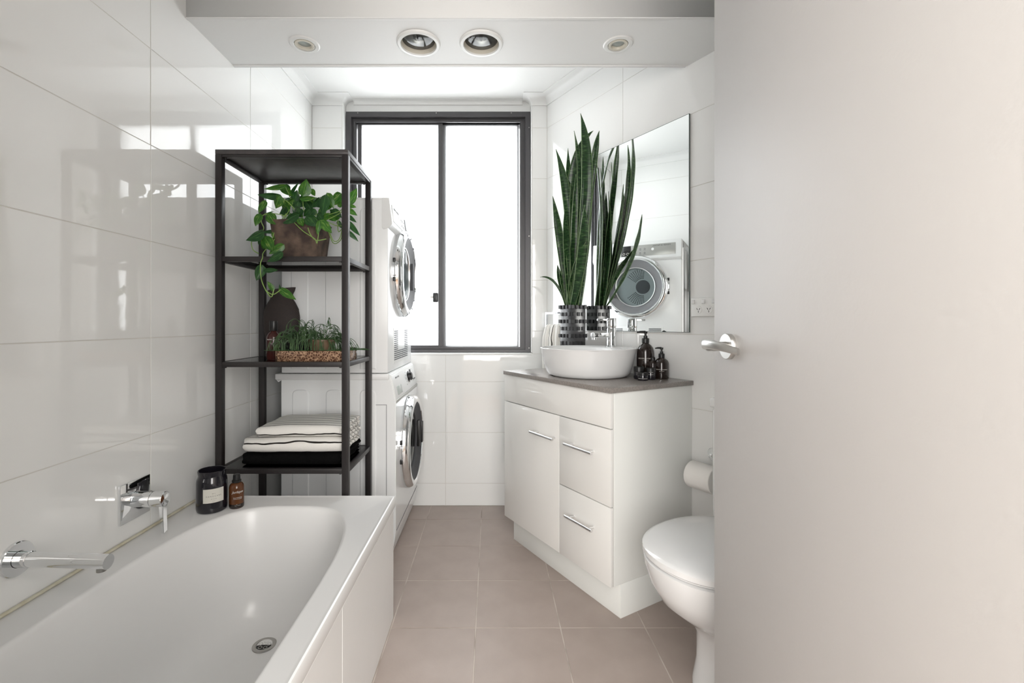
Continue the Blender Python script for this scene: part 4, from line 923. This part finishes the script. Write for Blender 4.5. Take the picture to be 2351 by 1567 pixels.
LS = [ # base, tip, width(zoom px), Y, dark?
 ((545,140),(290,175),80,1.82,0),((480,262),(205,233),105,1.80,1),((765,245),(800,52),150,1.84,0),((600,250),(705,85),62,1.90,1),((500,140),(640,262),100,1.88,0),((470,262),(425,412),135,1.79,2),
 ((300,320),(222,462),92,1.80,2),((240,478),(185,620),92,1.80,2),((345,478),(430,602),125,1.79,2),((300,470),(405,440),42,1.84,0),((275,690),(72,790),150,1.75,1),((430,678),(255,690),52,1.82,1),((300,750),(395,918),142,1.77,0),
 ((405,690),(495,790),95,1.80,0),((520,850),(348,955),105,1.77,0),((505,945),(325,1045),118,1.716,1),((265,1100),(198,1275),120,1.714,1),((300,1150),(455,1145),60,1.716,1),((405,1385),(330,1280),62,1.716,0),((480,1375),(672,1500),92,1.714,0),((490,1400),(472,1315),30,1.72,1),
 ((690,480),(498,585),135,1.78,1),((655,335),(690,185),112,1.90,1),((735,285),(925,272),92,1.82,0),((1025,262),(985,500),142,1.77,3),((955,290),(850,400),125,1.84,1),((815,500),(930,620),155,1.77,1),((720,535),(765,628),92,1.76,0),
 ((1205,235),(1105,372),140,1.86,0),((1050,235),(1125,410),100,1.82,0),((1305,340),(1408,160),112,1.80,0),((1295,365),(1398,392),52,1.82,0),((1295,415),(1412,492),64,1.82,0),((1290,490),(1402,575),52,1.84,1),((1295,570),(1440,735),66,1.80,1),((1295,680),(1428,805),56,1.80,1),
 ((975,560),(1108,705),104,1.76,0),((960,560),(930,725),66,1.76,0),((520,330),(600,440),100,1.86,0),((600,300),(560,420),90,1.90,0),((760,300),(700,400),110,1.88,1),((800,330),(870,440),100,1.87,1),((640,380),(760,450),80,1.83,1),((900,420),(830,500),100,1.84,1),((1060,480),(1150,560),80,1.86,0),
 ((700,330),(640,460),90,1.84,1),((880,300),(960,400),110,1.90,1),((1130,420),(1225,520),80,1.86,1),((1180,380),(1225,330),70,1.86,0),((580,430),(500,500),70,1.86,1),((560,120),(600,200),60,1.92,1),((740,420),(690,520),70,1.82,1),((1010,540),(1070,460),70,1.82,0),((860,180),(905,260),60,1.92,0),((290,890),(260,800),60,1.80,0),((1180,560),(1225,650),50,1.88,1),
 ((560,400),(470,470),110,1.85,1),((640,300),(560,380),105,1.87,0),((700,400),(640,530),115,1.80,1),((830,420),(760,500),110,1.82,1),((780,260),(700,330),90,1.88,1),((940,470),(1000,560),100,1.80,1),((1000,420),(940,500),110,1.82,0),((1080,360),(1010,440),90,1.86,0),((620,480),(560,560),80,1.80,0),((900,360),(830,300),80,1.90,0),((560,300),(640,380),90,1.89,1),((1120,460),(1060,540),90,1.86,1),((1180,480),(1120,560),80,1.88,0),((680,430),(760,520),90,1.84,0),
 ((240,770),(230,850),50,1.83,1),((1060,300),(960,270),60,1.86,1),((1150,470),(1080,420),70,1.90,1)]
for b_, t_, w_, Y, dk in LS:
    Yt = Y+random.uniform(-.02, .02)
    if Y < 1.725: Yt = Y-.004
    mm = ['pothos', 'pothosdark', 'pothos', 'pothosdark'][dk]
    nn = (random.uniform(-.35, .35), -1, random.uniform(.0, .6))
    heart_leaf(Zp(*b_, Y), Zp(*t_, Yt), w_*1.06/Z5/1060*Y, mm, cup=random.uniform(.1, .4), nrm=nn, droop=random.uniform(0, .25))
vines = [[(650, 550, 1.80), (480, 480, 1.80), (300, 480, 1.81), (260, 560, 1.81), (290, 640, 1.80), (270, 690, 1.78)], [(560, 470, 1.82), (440, 640, 1.80), (380, 800, 1.79), (300, 920, 1.78)], [(600, 420, 1.85), (500, 600, 1.83), (420, 780, 1.80), (290, 930, 1.76), (275, 1000, 1.716), (250, 1080, 1.712), (260, 1250, 1.712), (310, 1380, 1.712), (380, 1470, 1.712), (410, 1380, 1.712)],
 [(310, 1390, 1.712), (400, 1440, 1.712), (490, 1385, 1.712)], [(270, 700, 1.77), (150, 790, 1.77), (160, 900, 1.78), (230, 950, 1.78)], [(640, 560, 1.79), (760, 680, 1.775), (900, 770, 1.765), (930, 820, 1.765), (960, 600, 1.78)], [(820, 640, 1.775), (850, 720, 1.77), (920, 790, 1.765), (1040, 775, 1.765)],
 [(1000, 560, 1.82), (1080, 700, 1.82), (1130, 800, 1.84), (1200, 770, 1.84), (1240, 600, 1.84)], [(1040, 600, 1.86), (1120, 820, 1.87), (1210, 790, 1.87), (1230, 700, 1.87)], [(1060, 540, 1.84), (1180, 480, 1.84), (1290, 400, 1.82)], [(1180, 540, 1.86), (1190, 690, 1.86), (1290, 560, 1.84)], [(720, 500, 1.84), (650, 380, 1.86), (600, 260, 1.88), (545, 140, 1.83)], [(720, 500, 1.84), (600, 350, 1.82), (480, 262, 1.80)], [(780, 480, 1.84), (760, 350, 1.86), (765, 245, 1.85)],
 [(900, 500, 1.84), (1000, 420, 1.84), (1200, 240, 1.86)], [(1000, 500, 1.84), (1200, 440, 1.84), (1300, 350, 1.82)], [(1000, 540, 1.84), (1180, 620, 1.84), (1290, 580, 1.82)]]
for v in vines: 
    pts = [Vector(Zp(*q)) for q in v]; sm_ = []
    for i in range(len(pts)-1):
        p0, p1, p2, p3 = pts[max(i-1, 0)], pts[i], pts[i+1], pts[min(i+2, len(pts)-1)]
        for k in range(5):
            t = k/5; sm_.append(.5*((2*p1)+(p2-p0)*t+(2*p0-5*p1+4*p2-p3)*t*t+(-p0+3*p1-3*p2+p3)*t**3))
    sm_.append(pts[-1]); bm = T(sm_, .0017, 6); bm.transform(inv); obj('vine', bm, 'stem', pp)
# ------------------------------------------------------------------ snake plant in a block pot
PT, PD = .345, .095
sn = tag(empty('potted_snake_plant', AW(PT, PD, .8448), math.radians(-60)), 'tall snake plant in a square black block-pattern pot behind the basin', 'potted plant')
hp = .0455; PH = .326; ROT = math.radians(-1)
pot = obj('pot', B(-hp, hp, -hp, hp, 0, PH-.004, .001), 'potcore', sn, rot=(0, 0, ROT))
bm = bmesh.new(); nrow = 18
for rrow in range(nrow):
    z0 = PH-.0185-rrow*.0185; proud = rrow % 4 == 0; mid_ = rrow % 4 == 2
    if z0 < .004 or rrow % 2: continue
    for side in range(4):
        Rm = Matrix.Rotation(PI/2*side, 4, 'Z')
        for xc, wb in (((-.042, .018), (-.0140, .014), (.0140, .014), (.042, .018)) if proud else ((-.029, .016), (.0, .018), (.029, .016))):
            bb = B(xc-wb/2, xc+wb/2, -hp-(.0075 if proud else .0045), -hp+.001, z0, z0+.0185, .0012)
            bb.transform(Rm); me = bpy.data.meshes.new('t'); bb.to_mesh(me); bb.free(); bm.from_mesh(me); bpy.data.meshes.remove(me)
bl = obj('blocks', bm, 'potblock', pot, smooth=False); bl['kind'] = 'stuff'
obj('soil', B(-hp+.004, hp-.004, -hp+.004, hp-.004, PH-.006, PH-.002), 'soil', pot)
inv2 = (Matrix.Translation(sn.location) @ Matrix.Rotation(math.radians(-60), 4, 'Z')).inverted()
def blade(b, mid, tip, wid, face, twist=0.3, ch=.25):
    c1 = Vector(b).lerp(Vector(mid), .66)
    # quadratic through mid
    ctrl = (Vector(mid)-.25*Vector(b)-.25*Vector(tip))*2
    pts = bez([b, ctrl, tip], 26); bm = bmesh.new(); uvl = bm.loops.layers.uv.new('UVMap'); g = []
    total = sum((pts[i+1]-pts[i]).length for i in range(26))
    for j, p in enumerate(pts):
        v = j/26; d = (pts[min(j+1, 26)]-pts[max(j-1, 0)]).normalized(); fa = face+twist*(v-.3)
        f = Vector((math.cos(fa), math.sin(fa), 0)); f = (f-d*f.dot(d)).normalized(); s = d.cross(f)
        w_ = wid*(.42+.58*min(1, v/.45)**.8)*(1 if v < .62 else max(.015, (1-((v-.62)/.38)**1.75)))
        row = []
        for i in range(7):
            u = i/3-1; row.append(bm.verts.new(p+s*(u*w_/2)+f*((u*u)*w_*ch*(1.3-v)+.0012*math.sin(v*30+u*2)*abs(u))))
        g.append(row)
    for j in range(26):
        for i in range(6):
            fc = bm.faces.new((g[j][i], g[j][i+1], g[j+1][i+1], g[j+1][i]))
            for lp, (a, c) in zip(fc.loops, ((j, i), (j, i+1), (j+1, i+1), (j+1, i))): lp[uvl].uv = (c/6, a/26*total)
    bm.transform(inv2); o = obj('leaf', bm, 'snake', sn, recalc=False); sm = o.modifiers.new('s', 'SOLIDIFY'); sm.thickness = .0022; sm.offset = 0; return o
BZ = .8448+PH-.02
def bp(dt, dd): return Vector(AW(PT+dt, PD+dd, BZ))
# (tip px, tip py, tip d, mid px, mid py, mid d, base dt, base dd, width, facing)
SL = [(1333,260,.178,1345,450,.15,.012,.030,.044,-1.5), (1362,300,.10,1312,430,.11,-.02,.01,.040,-1.9), (1376,300,.075,1352,440,.085,.02,-.01,.034,-1.2), (1276,342,.20,1306,500,.15,-.01,.03,.036,-1.6), (1304,340,.13,1306,500,.12,-.025,.01,.032,-1.3),
      (1269,450,.262,1290,575,.19,.00,.035,.034,-2.0), (1240,636,.22,1275,650,.17,-.03,.025,.012,-1.6), (1280,608,.16,1288,652,.14,-.02,.03,.022,-1.5), (1284,620,.20,1292,660,.16,-.01,.035,.018,-1.0), (1303,490,.15,1310,600,.14,.0,.035,.042,-1.6), (1345,555,.175,1315,630,.15,-.005,.03,.030,-1.1),
      (1332,340,.06,1330,520,.08,-.01,-.02,.046,-1.7), (1350,370,.14,1338,540,.13,.02,.02,.044,-1.4), (1322,400,.17,1322,560,.14,.01,.02,.044,-1.8), (1342,470,.20,1335,590,.17,.025,.03,.040,-1.5), (1330,430,.10,1325,570,.10,.0,.0,.046,-1.2), (1296,480,.22,1302,590,.17,.015,.035,.032,-1.4),
      (1352,380,.05,1342,540,.07,.03,-.02,.045,-1.5), (1310,420,.19,1312,560,.16,.02,.03,.030,-.9), (1349,430,.08,1341,570,.09,.03,.0,.036,-2.1), (1318,300,.19,1330,470,.16,.02,.02,.026,-1.0)]
for tx, ty_, td, mx2, my2, md, dt, dd_, wd, fc in SL:
    blade(bp(dt*.8, dd_*.8), Vector(px2(mx2, my2, md)), Vector(px2(tx, ty_, td)), wd*1.25 if wd > .02 else wd, fc, random.uniform(-.5, .5), random.uniform(.12, .3))
bpy.context.view_layer.update()
